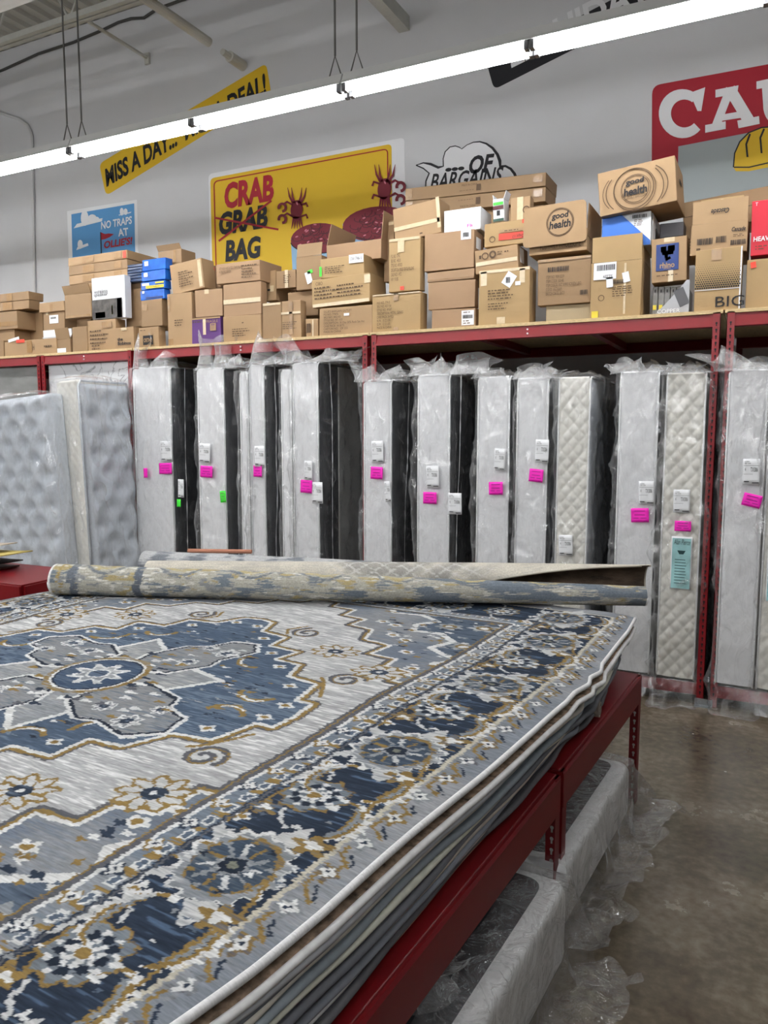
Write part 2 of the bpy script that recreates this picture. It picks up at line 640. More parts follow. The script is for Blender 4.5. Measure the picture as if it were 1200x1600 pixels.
# ================================================================== WALL SIGNS
class Sign:
    def __init__(self, name, label, u, v):
        self.o = on_y(u, v, WALL_Y)
        self.t = thing(name, label, 'sign', tuple(self.o), 0, 'painted wall signs')

    def P(self, u, v, layer):
        p = on_y(u, v, WALL_Y) - self.o
        p[1] = -0.0025 * layer
        return p

    def poly(self, name, px, m, layer, parent=None):
        mb = MB()
        polys = px if isinstance(px[0][0], (list, tuple)) else [px]
        for i_, q in enumerate(polys):
            pts = [self.P(u, v, layer + (i_ % 9) * 0.06) for u, v in q]
            n = len(pts)
            back = [p + np.array([0, 0.0015, 0]) for p in pts]
            mb.add(pts + back, [tuple(range(n)), tuple(range(n, 2 * n))[::-1]] + [(i, n + i, n + (i + 1) % n, (i + 1) % n) for i in range(n)])
        return mb.build(name, m, parent or self.t)

    def text(self, name, s, o, du, dv, m, layer, shear=0.0, offset=0.0, parent=None):
        a = self.P(*o, layer)
        b = self.P(o[0] + du[0], o[1] + du[1], layer)
        c = self.P(o[0] + dv[0], o[1] + dv[1], layer)
        return text(name, s, a, b - a, c - a, m, parent or self.t, shear, offset)


def rrect(tl, tr, br, bl, r=8, n=5):
    c = [np.array(p, float) for p in (tl, tr, br, bl)]
    out = []
    for i in range(4):
        p, a, b = c[i], c[i - 1], c[(i + 1) % 4]
        da = (a - p) / np.linalg.norm(a - p)
        db = (b - p) / np.linalg.norm(b - p)
        for k in range(n + 1):
            t = k / n
            out.append(tuple(p + da * r * (1 - t) ** 2 + db * r * t ** 2))
    return out


def ell(cx, cy, rx, ry, ang=0, n=18):
    ca, sa = math.cos(math.radians(ang)), math.sin(math.radians(ang))
    return [(cx + rx * math.cos(k * 2 * math.pi / n) * ca - ry * math.sin(k * 2 * math.pi / n) * sa,
             cy + rx * math.cos(k * 2 * math.pi / n) * sa + ry * math.sin(k * 2 * math.pi / n) * ca) for k in range(n)]


S_YEL = mat('sign_yellow', lin(226, 186, 38), 0.6)
S_BLK = mat('sign_black', lin(26, 26, 32), 0.6)
S_RED = mat('sign_red', lin(165, 22, 42), 0.6)
S_DRED = mat('sign_crab_red', lin(122, 26, 44), 0.6)
S_MAR = mat('sign_maroon', lin(78, 16, 30), 0.6)
S_WHT = mat('sign_white', lin(232, 233, 236), 0.6)
S_BLU = mat('sign_sky_blue', lin(86, 150, 205), 0.6)
S_LBL = mat('sign_bucket_blue', lin(150, 190, 222), 0.6)
S_GRY = mat('sign_grey_green', lin(165, 174, 176), 0.6)
S_PINKW = mat('sign_pale_pink', lin(205, 120, 135), 0.6)

# slogan sign
s = Sign('slogan_sign', 'slanted yellow sign reading MISS A DAY... MISS A DEAL!', 290, 200)
s.poly('panel', rrect((155, 256), (416, 99), (424, 146), (166, 306), 9), S_YEL, 1)
s.text('lettering', 'MISS A DAY...  MISS A DEAL!', (167, 293), (251, -147), (-4, -28), S_BLK, 2, shear=0.1, offset=0.035)

# golf sign (the figure on it is left out)
s = Sign('golf_sign', 'small sky-blue sign reading NO TRAPS AT OLLIE\'S!', 162, 360)
s.poly('border', [(105, 330), (214, 312), (217, 412), (108, 412)], S_WHT, 1)
s.poly('panel', [(112, 335), (210, 318), (212, 412), (114, 412)], S_BLU, 2)
for cl in ([ell(128 + a, 345 + b - a * 0.17, r1, r2) for a, b, r1, r2 in [(5, -3, 6, 12), (17, 0, 7, 7), (24, 2, 4, 4)]] + [[(116, 357), (121, 350), (161, 341), (160, 346)]],
           [ell(191, 331, 3, 6), ell(197, 331, 3, 5), [(186, 336), (206, 331), (205, 333), (187, 337)]],
           [ell(126, 382, 4, 7), [(120, 391), (122, 386), (138, 380), (139, 384)]]):
    s.poly('cloud', cl, S_WHT, 3)
s.text('lettering', 'NO TRAPS', (159, 359), (48, -9), (0, -12), S_WHT, 4, offset=0.025)
s.text('lettering', 'AT', (186, 370), (16, -2), (-1, -12), S_WHT, 4, offset=0.03)
s.text('red_lettering', "OLLIE'S!", (163, 389), (44, -7), (1, -12), S_RED, 4, offset=0.035)
f = s.poly('flag', [(158, 363), (165, 366), (171, 365), (179, 366), (172, 371), (165, 374), (159, 375)], S_RED, 4)
s.poly('flag_pole', [(157.5, 363), (159, 363), (160, 398), (158.6, 398)], S_BLK, 4)

# crab sign (the figure on it is left out)
s = Sign('crab_sign', 'large yellow sign reading CRAB GRAB BAG with red crabs over blue buckets', 470, 330)
s.poly('backing_sheet', rrect((326, 272), (632, 215), (636, 430), (330, 452), 7), S_WHT, 1)
s.poly('panel', rrect((329, 279), (612, 225), (614, 436), (333, 450), 7), S_YEL, 2)
rp = rrect((335, 284), (606, 233), (608, 430), (339, 443), 7)
s.poly('border_line', ring_polys(rp + [rp[0]], 1.7), S_RED, 3)
s.text('red_lettering', 'CRAB', (352, 328), (77, -14), (-1, -41), S_RED, 4, shear=0.08, offset=0.045)
s.text('lettering', 'GRAB', (343, 369), (76, -13), (0, -36), S_BLK, 4, shear=0.08, offset=0.045)
s.text('lettering', 'BAG', (353, 410), (55, -7), (0, -34), S_BLK, 4, shear=0.08, offset=0.045)
s.poly('crossing_stroke', [ribbon([(343, 377), (425, 314)], 3), ribbon([(338, 341), (436, 359)], 3)], S_RED, 5)
for cx, cy, rx, ry, n in [(497, 375, 42, 24, 26), (590, 352, 54, 27, 34)]:
    s.poly('bucket', [(cx - rx, cy - 2), (cx + rx, cy - 8), (cx + rx * 0.9, cy + 90), (cx - rx * 0.88, cy + 90)], S_LBL, 3)
    s.poly('bucket_rim', ring_polys(arc(cx, cy + 2, rx, ry * 0.8, 8, 172), 1.5), S_BLK, 5)
    s.poly('shellfish_heap', [ell(cx, cy - 2, rx, ry, -6, 26)], S_DRED, 4)
    rr_ = random.Random(int(cx))
    shells, shine = [], []
    for k in range(n):
        a, d = rr_.uniform(0, 6.28), math.sqrt(rr_.random()) * 0.82
        ex, ey, an = cx + rx * d * math.cos(a), cy - 2 + ry * d * math.sin(a), rr_.uniform(-50, 30)
        shells += ring_polys(ell(ex, ey, 9, 5, an, 12)[:8], 1.0)
        if k % 2 == 0:
            shine.append(ell(ex - 2, ey - 2, 2.6, 1.1, an, 8))
    s.poly('shell_outline', shells, S_MAR, 5)
    s.poly('shell_highlight', shine, S_PINKW, 6)


def crab(sg, cx, cy, k=1.0, side=1):
    b = sg.poly('crab', [ell(cx, cy, 9.5 * k, 15 * k, 8, 20)], S_DRED, 7)
    for a in (-14, -8, 8, 15):
        sg.poly('crab_leg', ring_polys([(cx + a * 0.4 * k, cy - 10 * k), (cx + a * 0.8 * k, cy - 20 * k), (cx + a * 1.0 * k, cy - 34 * k)], [3.6 * k, 2.6 * k, 0.6]), S_DRED, 7)
    for a in (-9, -4, 1, 6, 11):
        sg.poly('crab_leg', ring_polys([(cx + a * 0.5 * k, cy + 11 * k), (cx + a * 0.7 * k, cy + 22 * k), (cx + a * 0.9 * k, cy + 30 * k)], [3.0 * k, 2.2 * k, 0.6]), S_DRED, 7)
    for dy in (-7, 11):
        sg.poly('crab_claw', ring_polys([(cx + side * 6 * k, cy + dy * k), (cx + side * 15 * k, cy + (dy - 5) * k), (cx + side * 21 * k, cy + (dy - 1) * k)], 3.2 * k)
                + ring_polys(arc(cx + side * 22.5 * k, cy + (dy + 4) * k, 5.5 * k, 6 * k, -200, 90, 12), 4 * k), S_DRED, 7)
        sg.poly('crab_leg', ring_polys([(cx - side * 6 * k, cy + dy * k), (cx - side * 15 * k, cy + (dy - 3) * k), (cx - side * 17 * k, cy + (dy + 3) * k)], 3 * k), S_DRED, 7)
    sg.poly('crab_highlight', [ell(cx + 1, cy - 9 * k, 1.2 * k, 2.6 * k, -20, 8)], S_PINKW, 8)


crab(s, 465, 328, 1.0, -1)
crab(s, 602, 296, 1.12, 1)

# black slanted sign
s = Sign('clearance_sign', 'slanted black sign with white letters behind the strip light', 860, 70)
s.poly('panel', rrect((761, 101), (1190, -122), (1204, -78), (772, 140), 10), S_BLK, 1)
s.text('lettering', 'LIQUIDATION', (801, 114), (318, -157), (-9, -46), S_WHT, 2, offset=0.03)

# caution sign with slab letters
s = Sign('caution_sign', 'big red sign with white slab letters at the right edge', 1120, 190)
s.poly('panel', rrect((1019, 134), (1420, 60), (1420, 340), (1018, 340), 14), S_RED, 1)
s.poly('picture_field', [(1060, 229), (1400, 163), (1400, 340), (1058, 340)], S_GRY, 2)


def slab_letters(sg):
    C = ring_polys(arc(1068, 178, 29, 30, -52, -318, 26), [14 + 5 * math.sin(math.pi * i / 26) for i in range(27)])
    C += [[(1083, 144), (1102, 137), (1096, 174), (1090, 174), (1083, 158)]]
    A = [ribbon([(1141, 139), (1118, 199)], 13), ribbon([(1140, 139), (1172, 192)], 18), [(1126, 180), (1160, 174), (1162, 184), (1123, 190)],
         [(1102, 196), (1134, 190), (1134, 202), (1102, 208)], [(1152, 189), (1186, 182), (1187, 194), (1154, 201)], [(1118, 141), (1154, 134), (1152, 147), (1118, 153)]]
    U = [[(1182, 128), (1214, 121), (1214, 134), (1182, 140)], [(1190, 130), (1208, 126), (1210, 170), (1193, 172)]]
    U += ring_polys(arc(1224, 166, 23, 26, 180, 0, 18), 17) + [[(1238, 120), (1256, 116), (1256, 168), (1239, 168)], [(1230, 118), (1266, 111), (1266, 123), (1230, 130)]]
    sg.poly('lettering', C, S_WHT, 3)
    sg.poly('lettering', A, S_WHT, 3)
    sg.poly('lettering', U, S_WHT, 3)


slab_letters(s)
hat = [(1146, 262), (1148, 240), (1156, 222), (1170, 208), (1190, 200), (1215, 198), (1240, 206), (1258, 224), (1262, 246)]
s.poly('hard_hat', hat + [(1230, 254), (1200, 262), (1170, 268), (1150, 268)], S_YEL, 3)
s.poly('hat_outline', ring_polys(hat, 2) + ring_polys([(1147, 262), (1170, 262), (1205, 254), (1262, 240)], 2) + ring_polys([(1168, 246), (1166, 226), (1172, 210)], 3) + ring_polys([(1190, 240), (1188, 216), (1194, 202)], 3), S_BLK, 4)

# speech bubble
s = Sign('speech_bubble_sign', 'white speech-bubble sign with black outline reading ...OF BARGAINS', 735, 260)
c6 = lambda pts: [(640 + x / 6.0, 200 + y / 6.0) for x, y in pts]
bub = c6([(62, 350), (130, 328), (200, 340), (270, 372), (318, 360), (316, 290), (335, 225), (380, 180), (430, 170), (470, 183), (490, 198), (540, 160), (600, 135), (660, 130), (720, 148), (780, 190), (825, 250), (848, 310), (852, 362), (900, 358), (950, 385), (985, 430), (1000, 470)])
s.poly('panel', bub + c6([(1000, 700), (160, 700), (155, 500), (185, 425), (120, 375)]), S_WHT, 1)
wd = [1, 2, 4, 4, 2, 1.5, 1.5, 1.5, 1.5, 1.5, 1.2, 1, 1.5, 2.2, 3, 4, 4.6, 5, 4.6, 3.5, 4, 4.5, 4.5]
s.poly('outline', ring_polys(bub, wd) + ring_polys(c6([(62, 350), (130, 380), (185, 425), (155, 500), (150, 600)]), 2), S_BLK, 2)
s.text('lettering', 'OF', (732, 273), (38, -4), (3, -29), S_BLK, 2, shear=0.15, offset=0.035)
s.text('lettering', '...', (696, 269), (30, -3), (0, -6), S_BLK, 2, offset=0.05)
s.text('lettering', 'BARGAINS', (672, 298), (112, -11), (3, -26), S_BLK, 2, shear=0.15, offset=0.018)

# ================================================================== PALLET RACKS
RACK_Y, RACK_D = 5.0, 1.38
DECK_Z = 2.408
BAYS = [(-8.42, -6.10, 'red steel rack bay at the far left, holding the grey stone-look sheet'), (-6.085, -4.96, 'narrow red rack bay holding the marble-look sheet'),
        (-4.925, -2.655, 'red rack bay behind the rolled rugs, left of the middle upright'), (-2.625, -0.30, 'red rack bay right of the middle upright, ending at the galvanised foot plate'),
        (-0.265, 2.05, 'red rack bay cut off by the right edge of the photo')]


def slots(mb, x, z0, z1, y, pitch=0.0381, s=1):
    z = z0
    while z < z1:
        mb.prism(ell(x, z, 0.0065, 0.0065, 0, 8), (0, 0, 0), (1, 0, 0), (0, 0, 1), (0, -0.0008, 0)) if False else None
        for q in (ell(0, 0.004, 0.0065, 0.0065, 0, 8), [(-0.003, -0.013), (0.003, -0.013), (0.003, 0), (-0.003, 0)]):
            mb.add([(x + a, y, z + b) for a, b in q], [tuple(range(len(q)))])
        z += pitch
    return mb


for i, (x0, x1, lab) in enumerate(BAYS):
    t = thing('pallet_rack', lab, 'rack', ((x0 + x1) / 2, RACK_Y, 0), 0, 'pallet rack bays along the wall')
    h = (x1 - x0) / 2
    for sx in (-1, 1):
        for yy, fr in ((0.0, 1), (RACK_D, 0)):
            xi, xo = sx * (h - 0.042), sx * h
            m = MB().box(min(xi, xo), max(xi, xo), yy, yy + 0.003, 0, 2.395)
            m.box(min(xo - sx * 0.003, xo), max(xo - sx * 0.003, xo), yy, yy + 0.045 * (1 if fr else -1), 0, 2.395) if fr else m.box(min(xo - sx * 0.003, xo), max(xo - sx * 0.003, xo), yy - 0.045, yy, 0, 2.395)
            p = m.build('upright', M_RED, t)
            if fr:
                slots(MB(), (xi + xo) / 2, 0.08, 2.36, -0.0006).build('keyhole_slots', M_BLACK, p)
    for yy, nm in ((0.003, 'front_beam'), (RACK_D - 0.04, 'rear_beam')):
        b = MB().prism([(0, 2.312), (0.012, 2.308), (0.04, 2.308), (0.04, 2.385), (0.012, 2.385), (0.008, 2.36)], (-h + 0.003, yy - 0.004, 0), (0, 1, 0), (0, 0, 1), (2 * h - 0.006, 0, 0)).build(nm, M_RED, t)
        if nm == 'front_beam':
            for zz in (2.335, 2.362):
                MB().tube([(0.0, yy - 0.004, zz), (0.0, yy - 0.012, zz)], 0.006, 8).build('rivet', M_WHITE, b)
    for xx in (-h / 3, h / 3):
        MB().box(xx - 0.025, xx + 0.025, 0.045, RACK_D - 0.05, 2.33, 2.384).build('tie_beam', M_RED, t)
    MB().box(-h - 0.012, h + 0.012, 0.0, RACK_D + 0.02, 2.387, DECK_Z).build('deck_board', M_OSB, t)
    for yy in (0.006, RACK_D - 0.04):
        MB().box(-h + 0.003, h - 0.003, yy, yy + 0.035, 0.06, 0.135).build('lower_beam', M_RED, t)
    MB().box(-h + 0.003, h - 0.003, 0.02, RACK_D, 0.136, 0.152).build('lower_deck', mat('dark_shelf_board', lin(60, 50, 42), 0.8), t)
    if i in (3, 4):
        xx = h + 0.0 if i == 3 else None
        if i == 3:
            p = MB().box(h - 0.05, h + 0.052, -0.006, -0.001, 0, 0.045).box(h - 0.05, h + 0.052, -0.04, -0.001, 0, 0.004).build('foot_plate', M_STEEL, t)
            for dx in (-0.022, 0.026):
                MB().tube([(h + dx, -0.006, 0.026), (h + dx, -0.016, 0.026)], 0.008, 8).build('bolt', M_STEEL, p)

# sheets standing in the two left bays
M_STONE = mat('grey_stone_look_sheet', lin(128, 128, 126), 0.5, noise=0.28, nscale=3.5, stretch=(1, 1, 2.2))


def marble():
    m = mat('white_marble_look_sheet', lin(205, 206, 208), 0.25)
    nt = m.node_tree
    N, L = nt.nodes.new, nt.links.new
    bs = nt.nodes['Principled BSDF']
    tc = N('ShaderNodeTexCoord')
    n = N('ShaderNodeTexNoise')
    n.inputs['Scale'].default_value = 3.0
    n.inputs['Detail'].default_value = 5
    n.inputs['Distortion'].default_value = 1.5
    L(tc.outputs['Object'], n.inputs['Vector'])
    a = N('ShaderNodeMath')
    a.operation = 'SUBTRACT'
    a.inputs[1].default_value = 0.5
    L(n.outputs['Fac'], a.inputs[0])
    b = N('ShaderNodeMath')
    b.operation = 'ABSOLUTE'
    L(a.outputs[0], b.inputs[0])
    cr = N('ShaderNodeValToRGB')
    e = cr.color_ramp.elements
    e[0].position, e[0].color = 0.0, (*lin(140, 141, 144), 1)
    e[1].position, e[1].color = 0.016, (*lin(208, 209, 211), 1)
    L(b.outputs[0], cr.inputs[0])
    L(cr.outputs[0], bs.inputs['Base Color'])
    return m


o = MB().box(-1.10, 1.10, 0, 0.012, 0, 2.15).build('decor_sheet', M_STONE)
o.location = (-7.26, 5.052, 0.153)
tag(o, 'grey stone-look wall sheet standing in the far left rack bay', 'wall sheet', 'decor sheets standing in the rack')
o = MB().box(-0.53, 0.53, 0, 0.012, 0, 2.15).build('decor_sheet', marble())
o.location = (-5.52, 5.052, 0.153)
tag(o, 'white marble-look wall sheet standing in the narrow rack bay', 'wall sheet', 'decor sheets standing in the rack')

# ================================================================== MATTRESSES ON END
MF_WHITE = mat('white_knit_ticking', lin(240, 241, 243), 0.8, noise=0.03, nscale=60)
MF_CREAM = mat('cream_knit_ticking', lin(238, 236, 228), 0.8, noise=0.03, nscale=60)
MF_DARK = mat('charcoal_nonslip_fabric', lin(42, 45, 50), 0.7, noise=0.12, nscale=8)
MF_GREY = mat('grey_felt_side', lin(222, 222, 218), 0.85, noise=0.06, nscale=5)
MF_BLUE = mat('blue_grey_damask', lin(200, 207, 215), 0.75, noise=0.06, nscale=40)
MF_BLUE2 = mat('pale_blue_damask', lin(226, 233, 242), 0.75, noise=0.06, nscale=40)
M_SEAM = mat('bag_seam_white', lin(225, 226, 228), 0.35, spec=0.6)
M_TEAL = mat('teal_law_label', lin(150, 195, 196), 0.5, noise=0.35, nscale=9)
M_SCRIPT = mat('teal_ink', lin(20, 60, 62), 0.6)
M_PIPING = mat('white_piping', lin(238, 239, 240), 0.7)


def quilt(w, h, amp, cell, step=0.008):
    nx, nz = max(6, int(w / step)), int(h / step)
    X, Z = np.meshgrid(np.linspace(-w / 2, w / 2, nx), np.linspace(0, h, nz), indexing='ij')
    k = math.pi / cell
    d = np.abs(np.sin((X + Z * 0.85) * k)) * np.abs(np.sin((X - Z * 0.85) * k))
    r = np.minimum(np.minimum(X + w / 2, w / 2 - X), 0.03) / 0.03
    Y = -amp * d ** 0.6 - 0.02 * np.sqrt(np.clip(1 - (1 - r) ** 2, 0, 1)) + 0.004 * vnoise(X * 9, Z * 5, 3)
    return np.stack([X, Y, Z], -1)


def bag_shell(w, h, dl, dr, seed, skirt=0.0, tuft=0.09, lean=0.0, loose=1.0, z_front=0.0):
    """thin film around a standing mattress: left side, front, right side and a gathered top"""
    n, rows = 112, 130
    per = [(-w / 2, dl), (-w / 2, 0), (w / 2, 0), (w / 2, dr)]
    L = [dl, w, dr]
    tot = sum(L)
    pts, nor = [], []
    counts = [26, 46, 40]
    for k in range(3):
        a, b = np.array(per[k]), np.array(per[k + 1])
        nn = [(-1, 0), (0, -1), (1, 0)][k]
        for j in range(counts[k]):
            t = (j + 0.5) / counts[k]
            pts.append(a + (b - a) * t)
            nor.append(nn)
    pts, nor = np.array(pts), np.array(nor, float)
    for _ in range(3):
        nor[1:-1] = (nor[:-2] + nor[1:-1] + nor[2:]) / 3
    nor /= np.linalg.norm(nor, axis=1)[:, None]
    s = np.concatenate([[0], np.cumsum(np.linalg.norm(np.diff(pts, axis=0), axis=1))])
    zr = np.concatenate([np.linspace(-skirt, 0, 12)[:-1] if skirt else [], np.linspace(0, h, rows)])
    S, Zg = np.meshgrid(s, zr, indexing='ij')
    a = vnoise(S * 13, Zg * 1.7, seed)
    b = vnoise(S * 26, Zg * 5.0, seed + 1)
    c = vnoise(S * 9, Zg * 9.0, seed + 2)
    d = vnoise((S + Zg * 0.55) * 15, (Zg - S * 0.8) * 2.5, seed + 4)
    rid = lambda f, g, k: (1 - np.abs(vnoise(f, g, k))) ** 11
    r1 = rid((S + Zg * 0.35) * 5, (Zg - S * 0.6) * 2.2, seed + 13)
    r2 = rid((S - Zg * 0.5) * 6, (Zg + S * 0.5) * 3.5, seed + 14)
    front = np.abs(nor[:, 1])[:, None]
    off = 0.012 + loose * (0.020 * np.maximum(a, -0.3) + 0.010 * b + 0.008 * c + 0.016 * np.maximum(d, -0.1) + 0.018 * r1 + 0.015 * r2) * (1.25 - 0.55 * front)
    corner = np.exp(-((S - dl) / 0.03) ** 2) + np.exp(-((S - dl - w) / 0.03) ** 2)
    off += loose * 0.022 * corner * (0.6 + vnoise(S * 3, Zg * 2.6, seed + 3))
    off = np.maximum(off, 0.008 + 0.012 * front)
    P = np.zeros(S.shape + (3,))
    P[..., 0] = pts[:, 0][:, None] + nor[:, 0][:, None] * off
    P[..., 1] = pts[:, 1][:, None] + nor[:, 1][:, None] * off
    P[..., 2] = Zg
    if skirt:
        low = np.clip(-Zg / skirt, 0, 1)
        P[..., 0] += low * (0.035 * vnoise(S * 7, Zg * 4, seed + 6) - 0.05 * P[..., 0])
        P[..., 1] += low * (-0.10 * front - 0.02 + 0.05 * vnoise(S * 8, Zg * 3, seed + 7))
        P[..., 2] = np.maximum(np.where(Zg < 0, Zg * (0.78 + 0.4 * vnoise(S * 6, S * 0, seed + 8)), Zg), -0.147)
    # top: closes over the mattress towards a ruffled ridge
    top = []
    base = P[:, -1, :]
    xr = lean * w * 0.5
    for k in range(1, 9):
        t = k / 8.0
        q = base.copy()
        q[:, 0] = base[:, 0] * (1 - 0.75 * t) + xr * t + 0.010 * vnoise(s * 16, s * 0 + k * 0.7, seed + 9)
        q[:, 1] = base[:, 1] * (1 - 0.8 * t) + 0.16 * t + 0.012 * vnoise(s * 14, s * 0 + k * 0.6, seed + 10)
        q[:, 2] = h + 0.02 * math.sin(t * 1.57) + tuft * t * (0.35 + 0.55 * np.abs(vnoise(s * 7, s * 0, seed + 11))) + 0.012 * vnoise(s * 19, s * 0 + k, seed + 12) * t
        top.append(q)
    P = np.concatenate([P, np.stack(top, 1)], 1)
    return MB().grid(P)


def ruffle(w, depth, height, seed, tilt=0.0):
    """loose gathered end of a bag standing up above the mattress"""
    n, m = 40, 14
    U, V = np.meshgrid(np.linspace(0, 1, n), np.linspace(0, 1, m), indexing='ij')
    ang = U * 2 * math.pi
    prof = 1 - 0.75 * V + 0.5 * V ** 2
    r = 1 + 0.38 * vnoise(U * 6, V * 2.0, seed) * (0.3 + V)
    P = np.zeros(U.shape + (3,))
    P[..., 0] = w / 2 * np.cos(ang) * prof * r + tilt * V ** 1.4
    P[..., 1] = depth / 2 * np.sin(ang) * prof * r
    P[..., 2] = height * V * (0.75 + 0.45 * vnoise(U * 5, V * 0, seed + 1)) + 0.004 * vnoise(U * 14, V * 6, seed + 2)
    return MB().grid(P)


def paper(name, t, x, y, z, w, h, m, rot=0.0, curl=0.008):
    """a small sheet hanging in front of the bag"""
    n = 6
    U, V = np.meshgrid(np.linspace(-0.5, 0.5, n), np.linspace(-0.5, 0.5, n), indexing='ij')
    ca, sa = math.cos(rot), math.sin(rot)
    P = np.zeros((n, n, 3))
    P[..., 0] = U * w * ca - V * h * sa
    P[..., 2] = U * w * sa + V * h * ca
    P[..., 1] = -curl * np.abs(2 * U) ** 2 + 0.003 * V
    o = MB().grid(P, flip=False).build(name, m, t, smooth=True)
    o.location = (x, y, z)
    sol = o.modifiers.new('paper_thickness', 'SOLIDIFY')
    sol.thickness = 0.0006
    return o


def price_tag(t, x, y, z, w, h, rot=0.0):
    p = paper('price_tag', t, x, y, z, w, h, M_WHITE, rot, 0.003)
    ca, sa = math.cos(rot), math.sin(rot)
    R = lambda a, b: np.array([a * ca - b * sa, -0.0062, a * sa + b * ca])
    O = R(0, 0) * 0
    for s_, o_, du, dv in [('4', (-0.38 * w, 0.02 * h), (0.05 * w, 0), (0, 0.14 * h)), ('TX306', (-0.05 * w, 0.0), (0.42 * w, 0), (0, 0.17 * h)),
                           ('LIST PRICE\nDEPT  CLASS', (-0.4 * w, 0.3 * h), (0.35 * w, 0), (0, 0.12 * h))]:
        a = R(*o_)
        text('printed_code', s_, a, R(o_[0] + du[0], o_[1]) - a, R(o_[0], o_[1] + dv[1]) - a, M_INK, p)
    bars = MB()
    for x0, x1, z0, z1 in [(-0.42, -0.12, -0.40, -0.365), (0.05, 0.45, -0.45, -0.415), (-0.45, 0.45, 0.235, 0.243), (-0.45, 0.1, -0.1, -0.093)]:
        bars.add([R(x0 * w, z0 * h), R(x1 * w, z0 * h), R(x1 * w, z1 * h), R(x0 * w, z1 * h)], [(0, 1, 2, 3)])
    bars.build('printed_bar', M_INK, p)
    return p


def sale_note(t, x, y, z, w, h, rot=0.0, m=None):
    p = paper('sale_note', t, x, y, z, w, h, m or M_PINK, rot, 0.005)
    ca, sa = math.cos(rot), math.sin(rot)
    R = lambda a, b: np.array([a * ca - b * sa, -0.0068, a * sa + b * ca])
    if w > 0.05:
        ln = MB()
        for x0, x1, zc in [(-0.32, 0.3, 0.3), (-0.3, 0.28, 0.02), (-0.38, -0.08, -0.2), (0.05, 0.36, -0.2), (0.2, 0.42, -0.42)]:
            ln.add([R(x0 * w, zc * h - 0.001), R(x1 * w, zc * h - 0.001), R(x1 * w, zc * h + 0.002), R(x0 * w, zc * h + 0.002)], [(0, 1, 2, 3)])
        ln.build('printed_line', mat('dark_magenta_ink', lin(120, 10, 95), 0.6), p)
    return p


